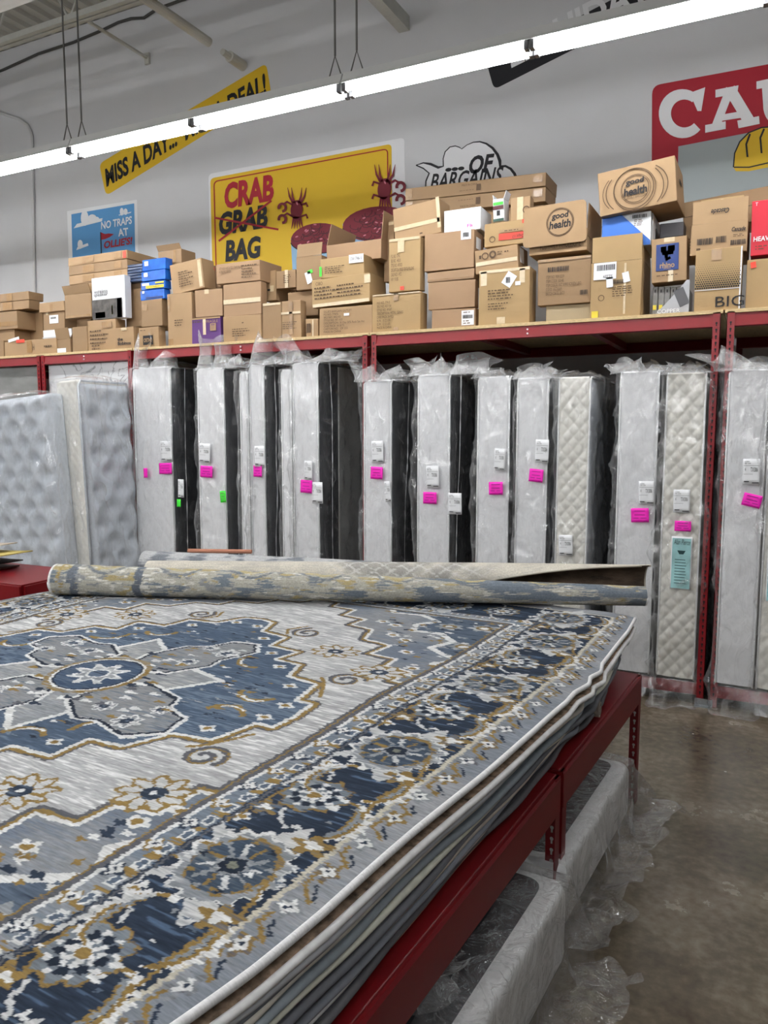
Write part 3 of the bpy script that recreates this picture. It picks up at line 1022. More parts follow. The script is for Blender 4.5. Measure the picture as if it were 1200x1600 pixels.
def standing_mattress(label, u0, u1, vt, Y=4.995, z0=0.153, side=MF_DARK, face=MF_WHITE, amp=0.003, cell=0.11, depth=1.0, tilt=0.0, skirt=0.03, tuft=0.09, lean=0.0,
                      ruf=(), tags=(), vm=700, back=None, seed=1, loose=1.0, quilt_step=0.009, seam=0.0):
    x0, x1 = on_y(u0, vm, Y)[0], on_y(u1, vm, Y)[0]
    z1 = on_y((u0 + u1) / 2, vt, Y)[2]
    w, h = x1 - x0, z1 - z0
    t = thing('mattress', label, 'mattress', ((x0 + x1) / 2, Y, z0), 0, 'bagged mattresses standing on end')
    t.rotation_euler[1] = tilt
    MB().box(-w / 2 + 0.004, w / 2 - 0.004, 0.02, depth, 0.0, h - 0.004).build('core', side, t, bevel=0.035, seg=4, smooth=True)
    P = quilt(w - 0.004, h - 0.02, amp, cell, quilt_step)
    P[..., 2] += 0.01
    P[..., 1] += 0.014
    strip = MB().grid(P)
    # border cloth wraps over the top edge
    n = 10
    XX = np.linspace(-w / 2 + 0.014, w / 2 - 0.014, 8)
    T = np.array([[(x, yy, zz) for yy, zz in [(0.0, h - 0.03), (0.003, h - 0.012), (0.014, h - 0.001), (0.03, h + 0.002), (0.3, h + 0.002), (depth - 0.05, h + 0.001)]] for x in XX])
    strip.grid(T)
    strip.build('border_cloth', face, t, smooth=True)
    for sx in (-1, 1):
        xx = sx * (w / 2 - 0.004)
        MB().tube([(xx, 0.012, 0.0), (xx, -0.002, 0.03), (xx, -0.004, h * 0.5), (xx, -0.002, h - 0.03), (xx, 0.02, h - 0.004), (xx, 0.3, h)], 0.006, 6).build('piping', M_PIPING, t, smooth=True)
    if back is not None:
        MB().box(w / 2 - 0.004, w / 2 + 0.008, back[1], depth, 0.01, h - 0.02).build('side_cover', back[0], t)
    bag_shell(w + 0.012, h, min(0.45, depth), depth * 0.95, seed, skirt, tuft, lean, loose).build('plastic_bag', M_BAG, t, smooth=True)
    if seam:
        sr = np.random.default_rng(seed)
        zz = np.linspace(-0.02, h, 90)
        yy = seam + 0.02 * vnoise(zz * 1.6, zz * 0, seed) + 0.05 * (zz / h - 0.5) * sr.choice([-1, 1])
        xx = w / 2 + 0.030 + 0.012 * vnoise(zz * 3, zz * 0 + 2, seed)
        MB().tube(list(zip(xx, yy, zz)), list(0.0022 + 0.0035 * np.clip(vnoise(zz * 22, zz * 0 + 5, seed) + 0.2, 0, 1)), 5).build('bag_seam', M_SEAM, t, smooth=True)
    for fx, rw, rd, rh, tl in ruf:
        o = ruffle(rw * 1.15, rd, rh * 1.35, seed + int(fx * 50) + 31, tl).build('gathered_film', M_BAGT, t, smooth=True)
        o.location = (fx * w / 2, 0.02, h - 0.01)
    for kind, u, v, pw, ph, rot in tags:
        q = on_y(u, v, Y - 0.04)
        q2 = on_y(u + pw, v, Y - 0.04)
        q3 = on_y(u, v + ph, Y - 0.04)
        lx, lz = q[0] - t.location[0], q[2] - z0
        if tilt:
            ct, st_ = math.cos(-tilt), math.sin(-tilt)
            lx, lz = lx * ct + lz * st_, -lx * st_ + lz * ct
        args = (t, lx, -0.04, lz, q2[0] - q[0], q[2] - q3[2], rot)
        if kind == 'tag':
            price_tag(*args)
        elif kind == 'pink':
            sale_note(*args)
        elif kind == 'green':
            sale_note(*args, m=M_GREEN)
        elif kind == 'teal':
            p = paper('brand_panel', t, lx, -0.036, lz, args[4], args[5], M_WHITE, 0, 0.002)
            W_, H_ = args[4], args[5]
            MB().box(-W_ * 0.45, W_ * 0.45, -0.0062, -0.0056, -H_ * 0.48, H_ * 0.47).build('printed_field', M_TEAL, p)
            text('printed_script', 'Alan Pierce', (-W_ * 0.38, -0.0068, H_ * 0.35), (W_ * 0.78, 0, 0), (0, 0, H_ * 0.1), M_INK, p, shear=0.35)
            ln = MB().add([(-W_ * 0.2, -0.0068, H_ * 0.24), (W_ * 0.2, -0.0068, H_ * 0.24), (W_ * 0.1, -0.0068, H_ * 0.17), (-W_ * 0.1, -0.0068, H_ * 0.17)], [(3, 2, 1, 0)])
            for k in range(9):
                zc = H_ * (0.06 - 0.056 * k)
                ln.add([(-W_ * 0.3, -0.0068, zc), (W_ * (0.2 + 0.03 * (k % 3)), -0.0068, zc), (W_ * (0.2 + 0.03 * (k % 3)), -0.0068, zc + 0.004), (-W_ * 0.3, -0.0068, zc + 0.004)], [(0, 1, 2, 3)])
            ln.build('printed_line', M_SCRIPT, p)
    return t


standing_mattress('white-edged dark mattress in plastic with pink note, first in the rack beside the marble-look sheet', 212, 269, 574, side=MF_DARK, depth=1.1, seed=10, seam=0.12, tuft=0.06,
                  ruf=[(-0.55, 0.16, 0.16, 0.2, 0.02), (0.5, 0.26, 0.2, 0.10, 0.05)],
                  tags=[('tag', 260, 705, 18, 32, 0.03), ('pink', 259, 732, 20, 17, 0.03), ('tag', 283, 763, 9, 28, 0), ('green', 280, 786, 6, 12, 0), ('pink', 228, 739, 6, 15, 0.05)])
standing_mattress('white-edged dark mattress in plastic with a pink and a green note, second in the rack', 311, 352, 575, seed=20, seam=0.14, depth=1.1, tuft=0.05,
                  ruf=[(-0.4, 0.14, 0.14, 0.23, 0.0), (0.9, 0.2, 0.15, 0.22, 0.03), (2.0, 0.2, 0.2, 0.08, 0.08)],
                  tags=[('tag', 320, 708, 17, 30, -0.03), ('pink', 323, 737, 19, 18, -0.04), ('green', 349, 776, 9, 18, 0.1)])
standing_mattress('thin white box spring squeezed left of the third pink-noted mattress', 377, 390, 580, seed=30, side=MF_WHITE, tuft=0.02, depth=1.0)
standing_mattress('white-edged dark mattress in plastic with small pink note, between two thin white box springs', 392, 414, 570, seed=40, seam=0.10, depth=1.1, tuft=0.06,
                  ruf=[(0.7, 0.2, 0.18, 0.19, 0.05), (2.2, 0.28, 0.2, 0.09, 0.12)], tags=[('tag', 406, 713, 16, 32, 0.0), ('pink', 403, 736, 13, 18, 0.0)])
standing_mattress('thin white box spring left of the mattress with a grey rear side', 441, 457, 577, seed=50, side=MF_WHITE, tuft=0.02, depth=1.0)
standing_mattress('white-edged mattress in plastic with dark and grey side, left of the middle upright', 459, 498, 566, seed=60, seam=0.13, depth=1.3, tuft=0.06, back=(MF_GREY, 0.30),
                  ruf=[(-0.6, 0.24, 0.2, 0.17, -0.1), (1.6, 0.4, 0.2, 0.07, 0.2), (2.8, 0.22, 0.2, 0.07, 0.1)],
                  tags=[('tag', 482, 735, 12, 30, 0), ('pink', 479, 760, 18, 20, -0.04), ('tag', 496, 770, 17, 33, 0.03)])
standing_mattress('white-edged dark mattress in plastic, first right of the middle upright', 569, 612, 594, seed=70, seam=0.20, depth=1.1, tuft=0.07,
                  ruf=[(-0.5, 0.26, 0.18, 0.12, -0.1), (1.0, 0.24, 0.2, 0.08, 0.12)], tags=[('tag', 590, 706, 18, 34, 0.05), ('pink', 589, 739, 19, 19, -0.03), ('tag', 606, 768, 9, 32, 0.1)])
standing_mattress('white-edged dark mattress in plastic with two white tags, second right of the middle upright', 653, 703, 585, seed=80, seam=0.06, depth=1.15, tuft=0.09,
                  ruf=[(-0.6, 0.24, 0.2, 0.09, -0.06), (0.8, 0.26, 0.2, 0.09, 0.02), (2.0, 0.3, 0.2, 0.10, 0.06)],
                  tags=[('tag', 676, 745, 20, 34, 0.04), ('pink', 672, 778, 21, 18, 0.0), ('tag', 711, 787, 21, 33, 0.03)])
standing_mattress('white-edged mattress in plastic with narrow dark side, third right of the middle upright', 746, 796, 588, seed=90, depth=0.8, tuft=0.05,
                  ruf=[(-0.3, 0.24, 0.16, 0.06, 0.0)], tags=[('tag', 781, 718, 17, 34, -0.03), ('pink', 775, 763, 22, 20, 0.04)])
standing_mattress('white-edged mattress in plastic with pink note, left of the cream quilted mattress', 807, 856, 590, seed=100, depth=0.8, tuft=0.10,
                  ruf=[(-0.2, 0.26, 0.2, 0.08, 0.0), (0.9, 0.18, 0.16, 0.05, 0.06)], tags=[('tag', 847, 705, 21, 36, -0.02), ('pink', 838, 743, 22, 20, -0.08)])
standing_mattress('cream quilted mattress with blue-grey side and no pink note, bare tag near its foot', 871, 921, 589, seed=110, face=MF_CREAM, side=MF_BLUE2, amp=0.009, cell=0.075, quilt_step=0.006, depth=1.1, tuft=0.04,
                  tags=[('tag', 884, 852, 22, 32, 0.05)])
standing_mattress('white-edged mattress in plastic behind the right end of the rolled rugs', 966, 1027, 580, seed=120, depth=0.9, tuft=0.09, skirt=0.15,
                  ruf=[(-0.55, 0.2, 0.2, 0.07, -0.06), (1.0, 0.22, 0.2, 0.06, 0.04)], tags=[('tag', 1010, 770, 24, 36, 0.03), ('pink', 1000, 805, 28, 22, 0.06)])
standing_mattress('cream quilted mattress with a teal product panel, left of the right-hand red upright', 1038, 1100, 582, seed=130, seam=0.10, face=MF_CREAM, side=MF_GREY, amp=0.010, cell=0.078, quilt_step=0.006, depth=0.9, tuft=0.07, skirt=0.19, loose=1.2,
                  ruf=[(-0.1, 0.26, 0.2, 0.05, 0.0)], tags=[('tag', 1065, 783, 26, 36, 0.02), ('pink', 1067, 822, 26, 16, 0.0), ('teal', 1064, 880, 33, 82, 0)])
standing_mattress('white-edged mattress in plastic with a tilted pink note, right of the right-hand red upright', 1134, 1196, 577, seed=140, depth=0.9, tuft=0.08, skirt=0.22, loose=1.2,
                  ruf=[(-0.7, 0.22, 0.2, 0.11, -0.16), (0.2, 0.25, 0.2, 0.06, 0.0)], tags=[('tag', 1174, 737, 27, 40, 0.02), ('pink', 1175, 782, 30, 20, -0.22)])
standing_mattress('cream quilted mattress cut off by the right edge of the photo', 1200, 1262, 580, seed=150, face=MF_CREAM, side=MF_GREY, amp=0.009, cell=0.078, depth=0.9, tuft=0.06, skirt=0.1,
                  tags=[('teal', 1214, 900, 33, 82, 0)])


def tufted(w, h, cell, amp, seed):
    n, m = int(w / 0.018), int(h / 0.018)
    X, Z = np.meshgrid(np.linspace(-w / 2, w / 2, n), np.linspace(0, h, m), indexing='ij')
    Y = np.zeros_like(X)
    best = np.full_like(X, 9.0)
    r0 = 0
    z = cell * 0.6
    while z < h:
        x = -w / 2 + (cell * 0.45 if r0 % 2 else cell * 0.95)
        while x < w / 2:
            best = np.minimum(best, np.hypot(X - x, (Z - z) * 1.05))
            x += cell
        z += cell * 0.62
        r0 += 1
    Y = -amp * (1 - np.exp(-(best / (cell * 0.26)) ** 1.3))
    e = np.minimum(np.minimum(X + w / 2, w / 2 - X), np.minimum(Z, h - Z))
    Y = Y * np.clip(e / 0.05, 0, 1) - 0.004 + 0.004 * vnoise(X * 14, Z * 14, seed) + 0.03 * np.exp(-e / 0.018)
    return np.stack([X, Y, Z], -1)


# wide blue-grey mattress facing the aisle
Y1 = 4.30
xr, xl = on_y(97, 700, Y1)[0], on_y(97, 700, Y1)[0] - 1.0
zt = on_y(70, 620, Y1)[2]
t = thing('mattress', 'blue-grey tufted mattress in plastic facing the aisle at the left edge', 'mattress', ((xl + xr) / 2, Y1, 0.0), 0, 'bagged mattresses standing on end')
t.rotation_euler[1] = -0.075
MB().box(-0.5, 0.5, 0.025, 0.17, 0.02, zt).build('core', MF_BLUE, t, bevel=0.03, seg=3, smooth=True)
P = tufted(1.0, zt - 0.02, 0.21, 0.085, 5)
P[..., 2] += 0.02
P[..., 1] += 0.03
MB().grid(P).build('tufted_face', MF_BLUE, t, smooth=True)
bag_shell(1.03, zt, 0.16, 0.16, 160, 0.0, 0.03, 0, 0.9).build('plastic_bag', M_BAG, t, smooth=True)
for n_ in t.children:
    if n_.name.startswith('plastic_bag'):
        n_.location = (0, -0.04, 0.01)
# cream-edged mattress beside it
Y2 = 4.467
x1 = on_y(140, 700, Y2)[0]
x0 = on_y(104, 700, Y2)[0]
zt2 = on_y(112, 593, Y2)[2]
w2, d2 = x1 - x0, 0.55
t = thing('mattress', 'cream-edged mattress with blue-grey tufted side, in plastic below the marble-look sheet', 'mattress', ((x0 + x1) / 2, Y2, 0.0), 0, 'bagged mattresses standing on end')
t.rotation_euler[1] = -0.045
MB().box(-w2 / 2, w2 / 2 - 0.03, 0.01, d2, 0.02, zt2).build('core', MF_CREAM, t, bevel=0.025, seg=3, smooth=True)
P = quilt(w2 - 0.02, zt2 - 0.05, 0.006, 0.07)
P[..., 2] += 0.03
P[..., 1] += 0.012
MB().grid(P).build('border_cloth', MF_CREAM, t, smooth=True)
P = tufted(d2, zt2 - 0.04, 0.24, 0.06, 8)
P2 = np.zeros_like(P)
P2[..., 0] = w2 / 2 - 0.03 - P[..., 1]
P2[..., 1] = d2 / 2 + 0.01 + P[..., 0]
P2[..., 2] = P[..., 2] + 0.02
MB().grid(P2).build('tufted_face', MF_BLUE, t, smooth=True)
MB().tube([(w2 / 2 - 0.01, 0.0, 0.03), (w2 / 2 - 0.01, 0.0, zt2 - 0.05), (w2 / 2 - 0.01, 0.03, zt2 - 0.01), (w2 / 2 - 0.01, d2 - 0.03, zt2 - 0.01), (w2 / 2 - 0.01, d2, zt2 - 0.05), (w2 / 2 - 0.01, d2, 0.03)], 0.009, 6).build('piping', MF_BLUE, t, smooth=True)
bag_shell(w2 + 0.02, zt2 + 0.01, 0.3, d2, 170, 0.0, 0.03, 0, 1.0).build('plastic_bag', M_BAG, t, smooth=True)
sale_note(t, -w2 / 2 + 0.03, -0.04, on_y(104, 757, Y2)[2], 0.05, 0.075)
sale_note(t, -w2 / 2 + 0.035, -0.04, on_y(105, 774, Y2)[2], 0.05, 0.07)
price_tag(t, -w2 / 2 + 0.03, -0.04, on_y(103, 720, Y2)[2], 0.06, 0.22)

# ================================================================== CARTONS ON THE RACK
CB = [mat('cardboard_tan', lin(160, 131, 97), 0.75, noise=0.07, nscale=5, bump=0.05, bscale=60),
      mat('cardboard_brown', lin(143, 116, 85), 0.75, noise=0.08, nscale=5, bump=0.05, bscale=60),
      mat('cardboard_yellow_tan', lin(166, 138, 97), 0.75, noise=0.07, nscale=5, bump=0.05, bscale=60),
      mat('cardboard_pinkish', lin(156, 126, 96), 0.75, noise=0.07, nscale=5, bump=0.05, bscale=60)]
M_CARDIN = mat('cardboard_inside', lin(150, 118, 82), 0.8)
M_CWHITE = mat('white_carton', lin(225, 227, 230), 0.6)
M_BOXINK = mat('carton_print', lin(84, 64, 44), 0.75)
M_PURPLE = mat('purple_print', lin(88, 48, 112), 0.6)
M_BBLUE = mat('blue_print', lin(50, 108, 195), 0.5)
M_NAVY = mat('navy_print', lin(40, 62, 120), 0.6)
M_CRED = mat('red_glossy_carton', lin(195, 18, 45), 0.4)
M_FOIL = mat('blue_glossy_pack', lin(30, 95, 190), 0.25, noise=0.45, nscale=12)
M_YELP = mat('yellow_print', lin(225, 205, 60), 0.5)
M_PHOTO = mat('dark_photo_print', lin(70, 66, 62), 0.4, noise=0.9, nscale=18)
M_RPANEL = mat('red_label_print', lin(190, 62, 45), 0.6)
GRP = 'cartons on top of the racks'
FRONT = {'n': 0}


def carton(label, u0, u1, v0, v1, Y=5.07, d=0.36, us=None, m=0, rz=0.0, tilt=0.0, shelf=False, ex=(), name='cardboard_box', cat='box', taped=None, inkm=None):
    """front face measured in the photograph, box built on the plane Y"""
    vm, uc = (v0 + v1) / 2, (u0 + u1) / 2
    x0, x1 = on_y(u0, vm, Y)[0], on_y(u1, vm, Y)[0]
    z1, z0 = on_y(uc, v0, Y)[2], on_y(uc, v1, Y)[2]
    if shelf:
        z0 = DECK_Z + 0.001
    if us is not None:
        d = max(0.08, on_x_depth(us, vm, x1) - Y)
    w, h = x1 - x0, z1 - z0
    FRONT['n'] += 1
    rr_ = random.Random(FRONT['n'] * 13)
    t = thing(name, label, cat, ((x0 + x1) / 2, Y, z0), rz, GRP)
    t.rotation_euler[1] = tilt
    cm = CB[m] if isinstance(m, int) else m
    j = lambda: rr_.uniform(-0.003, 0.003)
    b = MB().box(-w / 2, w / 2, 0, d, 0, h)
    b.v = [(p[0] + j(), p[1] + j(), p[2] + (j() if p[2] > 0 else 0)) for p in b.v]
    b.build('body', cm, t, bevel=0.004, seg=2)
    ink = inkm or M_BOXINK
    yf = -0.0045
    for e in ex:
        k = e[0]
        if k == 'text':
            _, s_, cx, cz, tw, th = e[:6]
            mm = e[6] if len(e) > 6 else ink
            sg = 1 if tw > 0 else -1
            o = (-w / 2 + cx * w - tw * w / 2, yf - 0.002, cz * h - th * h / 2)
            text('printed_lettering', s_, o, (tw * w, 0, 0), (0, 0, th * h), mm, t, e[7] if len(e) > 7 else 0.0, e[8] if len(e) > 8 else 0.0)
        elif k in ('tape', 'label', 'panel'):
            _, cx, cz, tw, th = e[:5]
            mm = e[5] if len(e) > 5 else (M_TAPE if k == 'tape' else M_WHITE)
            an = e[6] if len(e) > 6 else 0.0
            ca, sa = math.cos(an), math.sin(an)
            hw, hh = tw * w / 2, th * h / 2
            C0 = (-w / 2 + cx * w, cz * h)
            yo = {'tape': 0.0003, 'panel': 0.0009, 'label': 0.0012}[k]
            q = [(C0[0] + a * hw * ca - c_ * hh * sa, C0[1] + a * hw * sa + c_ * hh * ca) for a, c_ in ((-1, -1), (1, -1), (1, 1), (-1, 1))]
            MB().prism(q, (0, yf - yo, 0), (1, 0, 0), (0, 0, 1), (0, 0.0006, 0)).build({'tape': 'packing_tape', 'label': 'paper_label', 'panel': 'printed_panel'}[k], mm, t)
        elif k == 'code':
            _, cx, cz, tw, th = e[:5]
            mb = MB()
            x = -0.5
            while x < 0.5:
                ww = rr_.choice([0.02, 0.035, 0.05])
                a, c_ = -w / 2 + cx * w + x * tw * w, -w / 2 + cx * w + min(x + ww, 0.5) * tw * w
                mb.add([(a, yf - 0.0022, cz * h - th * h / 2), (c_, yf - 0.0022, cz * h - th * h / 2), (c_, yf - 0.0022, cz * h + th * h / 2), (a, yf - 0.0022, cz * h + th * h / 2)], [(0, 1, 2, 3)])
                x += ww + rr_.choice([0.02, 0.03])
            mb.build('printed_barcode', M_INK, t)
        elif k == 'ring':
            _, cx, cz, r_, wd = e[:5]
            ax, az = (e[5], e[6]) if len(e) > 6 else (1, 1)
            a0, a1 = (e[7], e[8]) if len(e) > 8 else (0, 360)
            mb = MB()
            for q in ring_polys(arc(-w / 2 + cx * w, cz * h, r_ * h * ax, r_ * h * az, a0, a1, 40), wd):
                mb.add([(a, yf - 0.0018, c_) for a, c_ in q], [(0, 1, 2, 3)])
            mb.build('printed_ring', ink, t)
        elif k == 'lines':
            _, cx, cz, tw, th, n = e[:6]
            mb = MB()
            for i in range(n):
                zz = cz * h + th * h * (0.5 - (i + 0.5) / n)
                x = -w / 2 + cx * w - tw * w / 2
                end = x + tw * w * rr_.uniform(0.55, 1.0)
                hh = th * h / n * 0.19
                while x < end:
                    ww = rr_.uniform(0.008, 0.03)
                    mb.add([(x, yf - 0.0018, zz - hh), (min(x + ww, end), yf - 0.0018, zz - hh), (min(x + ww, end), yf - 0.0018, zz + hh), (x, yf - 0.0018, zz + hh)], [(0, 1, 2, 3)])
                    x += ww + 0.007
            mb.build('small_print', ink, t)
        elif k == 'flap':
            _, side, ln, an = e[:4]
            a = math.radians(an)
            s_, c_ = math.sin(a), math.cos(a)
            if side == 'F':      # front top flap, opens towards the viewer; an = 90 stands upright
                MB().prism([(0, 0), (ln * -c_, ln * s_), (ln * -c_ + 0.004, ln * s_), (0.005, 0)], (-w / 2 + 0.004, 0.0, h), (0, 1, 0), (0, 0, 1), (w - 0.008, 0, 0)).build('flap', cm, t)
            elif side == 'B':
                MB().prism([(0, 0), (ln * c_, ln * s_), (ln * c_ - 0.004, ln * s_), (-0.005, 0)], (-w / 2 + 0.004, d, h), (0, 1, 0), (0, 0, 1), (w - 0.008, 0, 0)).build('flap', cm, t)
            elif side == 'R':
                MB().prism([(0, 0), (ln * c_, ln * s_), (ln * c_ - 0.004, ln * s_), (-0.005, 0)], (w / 2, 0.006, h), (1, 0, 0), (0, 0, 1), (0, d - 0.012, 0)).build('flap', cm, t)
            elif side == 'L':
                MB().prism([(0, 0), (-ln * c_, ln * s_), (-ln * c_ + 0.004, ln * s_), (0.005, 0)], (-w / 2, 0.006, h), (1, 0, 0), (0, 0, 1), (0, d - 0.012, 0)).build('flap', cm, t)
        elif k == 'side_label':
            _, cy, cz, tw, th, mm = e
            MB().box(w / 2 + 0.004, w / 2 + 0.0055, cy * d - tw * d / 2, cy * d + tw * d / 2, cz * h - th * h / 2, cz * h + th * h / 2).build('paper_label', mm, t)
    return t


T = lambda cx, cz, tw, th, *a: ('tape', cx, cz, tw, th, *a)
PRINT = 'P.O. NO. 77915\nSKU NO. 457154\nSTYLE NO. 89587\nDESCRIPTION: METAL GENIES\nCASE PACK 24 PCS\nN.W.  10.22 LBS\nG.W.  12.22 LBS\nMADE IN CHINA'
PRINT2 = 'P.O. NO.   77942\nSKU NO.   445010\nSTYLE NO.  HF31025\nDESCRIPTION: MIXED TEXTILE PILLOWS\nCASE PACK:  4 PCS\nN.W.  9.0 LBS'

# --- far left group
carton('flat taped box, upper of the two at the left edge of the shelf', -14, 45, 458, 471, us=68, Y=5.2, m=1, ex=[T(0.5, 0.5, 0.15, 0.9, M_TAPED)])
carton('flat taped box under another, lower of the two at the left edge of the shelf', -14, 45, 471.5, 485, us=62, Y=5.2, m=1, ex=[T(0.45, 0.5, 0.25, 0.9, M_TAPED)])
carton('large plain brown box behind the flat box with a red sticker', 28, 67, 484, 530, Y=5.35, d=0.4, m=1, shelf=True)
carton('brown box at the left edge, upper of two under the flat taped pair', -14, 27, 487, 515, Y=5.14, d=0.3, m=1, ex=[T(0.6, 0.3, 0.8, 0.25, M_TAPED)])
carton('small brown box at the left edge, lower of two under the flat taped pair', -14, 23, 515, 545, Y=5.16, d=0.3, m=1, shelf=True)
carton('low flat box with a red sticker and white paper scrap, front left on the shelf', 7, 88, 531, 553, Y=5.04, d=0.28, m=0, shelf=True,
       ex=[T(0.5, 0.55, 0.10, 0.8, M_TAPED), ('lines', 0.86, 0.5, 0.16, 0.3, 1), ('text', 'H', 0.58, 0.5, 0.035, 0.4), ('label', 0.33, 0.96, 0.16, 0.22, M_ORANGE), ('label', 0.2, 1.1, 0.22, 0.2, M_WHITE, 0.15)])
carton('cardboard scrap of a box cut off at the left edge of the shelf front', -14, 6, 533, 556, Y=5.05, d=0.2, m=1, shelf=True)
carton('small open box with a white label, right of the low flat box', 88, 110, 530, 549, Y=5.05, d=0.22, m=1, shelf=True,
       ex=[('label', 0.4, 0.05, 0.62, 0.6), ('flap', 'F', 0.10, 80), ('flap', 'R', 0.06, 60)])
carton('brown box with a square white label, behind the thin white box', 68, 101, 485, 516, Y=5.22, d=0.3, m=1, ex=[('label', 0.52, 0.55, 0.42, 0.42), ('code', 0.5, 0.62, 0.25, 0.1), T(0.2, 0.9, 0.1, 0.2)])
carton('small flat box with dark lid on top of the box with a square white label', 61, 100, 472, 487, Y=5.2, d=0.26, m=0, ex=[T(0.5, 0.4, 0.1, 0.8, M_TAPED), ('flap', 'B', 0.08, 30)])
carton('thin white box under the box with a square white label', 67, 112, 515, 528, Y=5.2, d=0.3, m=M_CWHITE, ex=[('panel', 0.5, 0.1, 1, 0.12, mat('grey_shade_print', lin(190, 192, 196), 0.6))])
carton('plain brown box under the thin white box, against the tall open-flapped box', 67, 112, 528, 547, Y=5.3, d=0.3, m=1, shelf=True)
carton('plain brown box with a bent front flap, left of the speaker box', 101, 143, 459, 497, us=149, Y=5.12, m=1, ex=[('flap', 'F', 0.08, 70), T(0.5, 0.08, 0.9, 0.1, M_TAPED)])
carton('narrow plain box on the shelf, left of the printed box under the speaker box', 113, 136, 510, 546, Y=5.05, d=0.3, m=1, shelf=True)
carton('plain brown box between the bent-flap box and the shelf', 101, 143, 498, 546, Y=5.36, d=0.25, m=1, shelf=True)
for k, (a, b) in enumerate([(397, 410), (410.5, 425), (425.5, 440), (440.5, 456)]):
    carton(['flat box with a red sticker, topmost of the stack of four flat boxes', 'flat taped box, second from the top in the stack of four', 'flat taped box, third from the top in the stack of four', 'flat box, lowest in the stack of four flat boxes'][k],
           106 + (k > 0) * 1.5, 199, a, b, Y=5.16, us=None, d=0.75 if k == 0 else 0.5, m=k % 2, ex=[T(0.35, 0.5, 0.2, 0.7, M_TAPED), T(0.85, 0.5, 0.12, 0.7, M_TAPED)] + ([('label', 0.96, 0.5, 0.05, 0.8, M_ORANGE)] if k == 0 else []))
carton('brown carton hidden under the stack of four flat boxes', 108, 150, 456.5, 500, Y=5.5, d=0.3, m=1)
carton('white and photo-printed speaker box on the printed carton', 144, 195, 432, 498, Y=5.07, us=199, m=M_CWHITE, name='product_box',
       ex=[('text', 'wireless', 0.29, 0.67, 0.42, 0.10, M_INK), ('text', 'speaker', 0.29, 0.58, 0.44, 0.10, M_INK), ('panel', 0.46, 0.24, 0.92, 0.46, M_PHOTO), ('panel', 0.84, 0.24, 0.14, 0.46, M_BLACK), ('panel', 0.25, 0.1, 0.3, 0.14, M_WHITE), ('panel', 0.62, 0.2, 0.04, 0.2, M_YELP)])
carton('printed brown carton directly under the speaker box', 137, 181, 499, 546, Y=5.06, us=197, m=0, shelf=True,
       ex=[('panel', 0.7, 0.82, 0.34, 0.2, M_TAPED), ('lines', 0.45, 0.45, 0.7, 0.5, 4), ('lines', 0.4, 0.12, 0.5, 0.2, 2)])
carton('box lettered Bobinos on the shelf edge', 180, 209, 511, 543, Y=5.05, us=217, m=0, shelf=True, ex=[('text', 'the\nBobinos', 0.5, 0.36, 0.72, 0.34, M_INK, 0, 0.03), T(0.5, 0.9, 0.3, 0.12)])
carton('tall open brown box behind the speaker box and blue packs', 196, 222, 441, 511, Y=5.2, d=0.35, m=1)
carton('plain brown box with a small grey print, under the blue packs', 221, 253, 468, 510, Y=5.06, us=260, m=1, ex=[('panel', 0.2, 0.72, 0.24, 0.22, M_TAPED)])
carton('box lettered ORTHO below a black house emblem, on the shelf edge', 217, 248, 511, 541, Y=5.05, us=259, m=0, shelf=True,
       ex=[('panel', 0.48, 0.36, 0.5, 0.46, M_INK), ('text', 'ORTHO', 0.48, 0.36, 0.42, 0.2, CB[0], 0, 0.03), ('lines', 0.3, 0.85, 0.4, 0.1, 1)])
for k in range(6):
    carton(['thin dark blue pack, topmost beside the flat boxes', 'thin dark blue pack, second from the top beside the flat boxes', 'thin dark blue pack, third from the top beside the flat boxes', 'thin dark blue pack, fourth from the top beside the flat boxes', 'thin dark blue pack, fifth from the top beside the flat boxes', 'thin dark blue pack, lowest beside the flat boxes'][k],
           199, 222, 413 + 4.6 * k, 417 + 4.6 * k, Y=5.14, d=0.3, m=mat('dark_blue_pack', lin(38, 58, 92), 0.35, noise=0.5, nscale=20), name='product_pack', cat='pack')
for k, (a, b) in enumerate([(404, 422), (422.5, 438), (439, 452), (452.5, 468)]):
    carton(['glossy blue product pack, topmost of four', 'glossy blue product pack, second from the top', 'blue product pack with yellow lettering', 'glossy blue product pack, lowest of four'][k], 222 - k * 1.0, 259 - k * 0.8, a, b, Y=5.07, us=268 - k, m=M_FOIL, name='product_pack', cat='pack',
           ex=[('label', 0.2, 0.62, 0.16, 0.4)] if k < 2 else ([('panel', 0.6, 0.3, 0.75, 0.34, M_YELP), ('text', 'New Size Family Size Trio', 0.6, 0.3, 0.7, 0.22, M_INK), ('panel', 0.22, 0.65, 0.3, 0.3, M_CWHITE), ('panel', 0.8, 0.75, 0.35, 0.18, M_YELP)] if k == 2 else [('panel', 0.6, 0.2, 0.7, 0.15, M_NAVY), ('label', 0.15, 0.8, 0.1, 0.25)]))
carton('dark brown box on top, behind the tilted printed box', 247, 284, 391, 415, Y=5.18, us=306, m=1, ex=[T(0.72, 0.6, 0.1, 0.7, M_TAPED), ('flap', 'F', 0.05, 60)])
carton('tilted printed box leaning on the blue packs', 269, 319, 408, 455, Y=5.08, us=338, m=0, tilt=-0.10, ex=[('lines', 0.5, 0.45, 0.5, 0.55, 7), T(0.92, 0.5, 0.1, 0.9)])
carton('tall narrow box left of the purple box', 262, 300, 458, 540, Y=5.06, us=305, m=0, shelf=True, ex=[('lines', 0.55, 0.44, 0.5, 0.14, 3), T(0.08, 0.8, 0.1, 0.3, M_TAPED), ('panel', 0.12, 0.08, 0.2, 0.12, M_TAPED)])
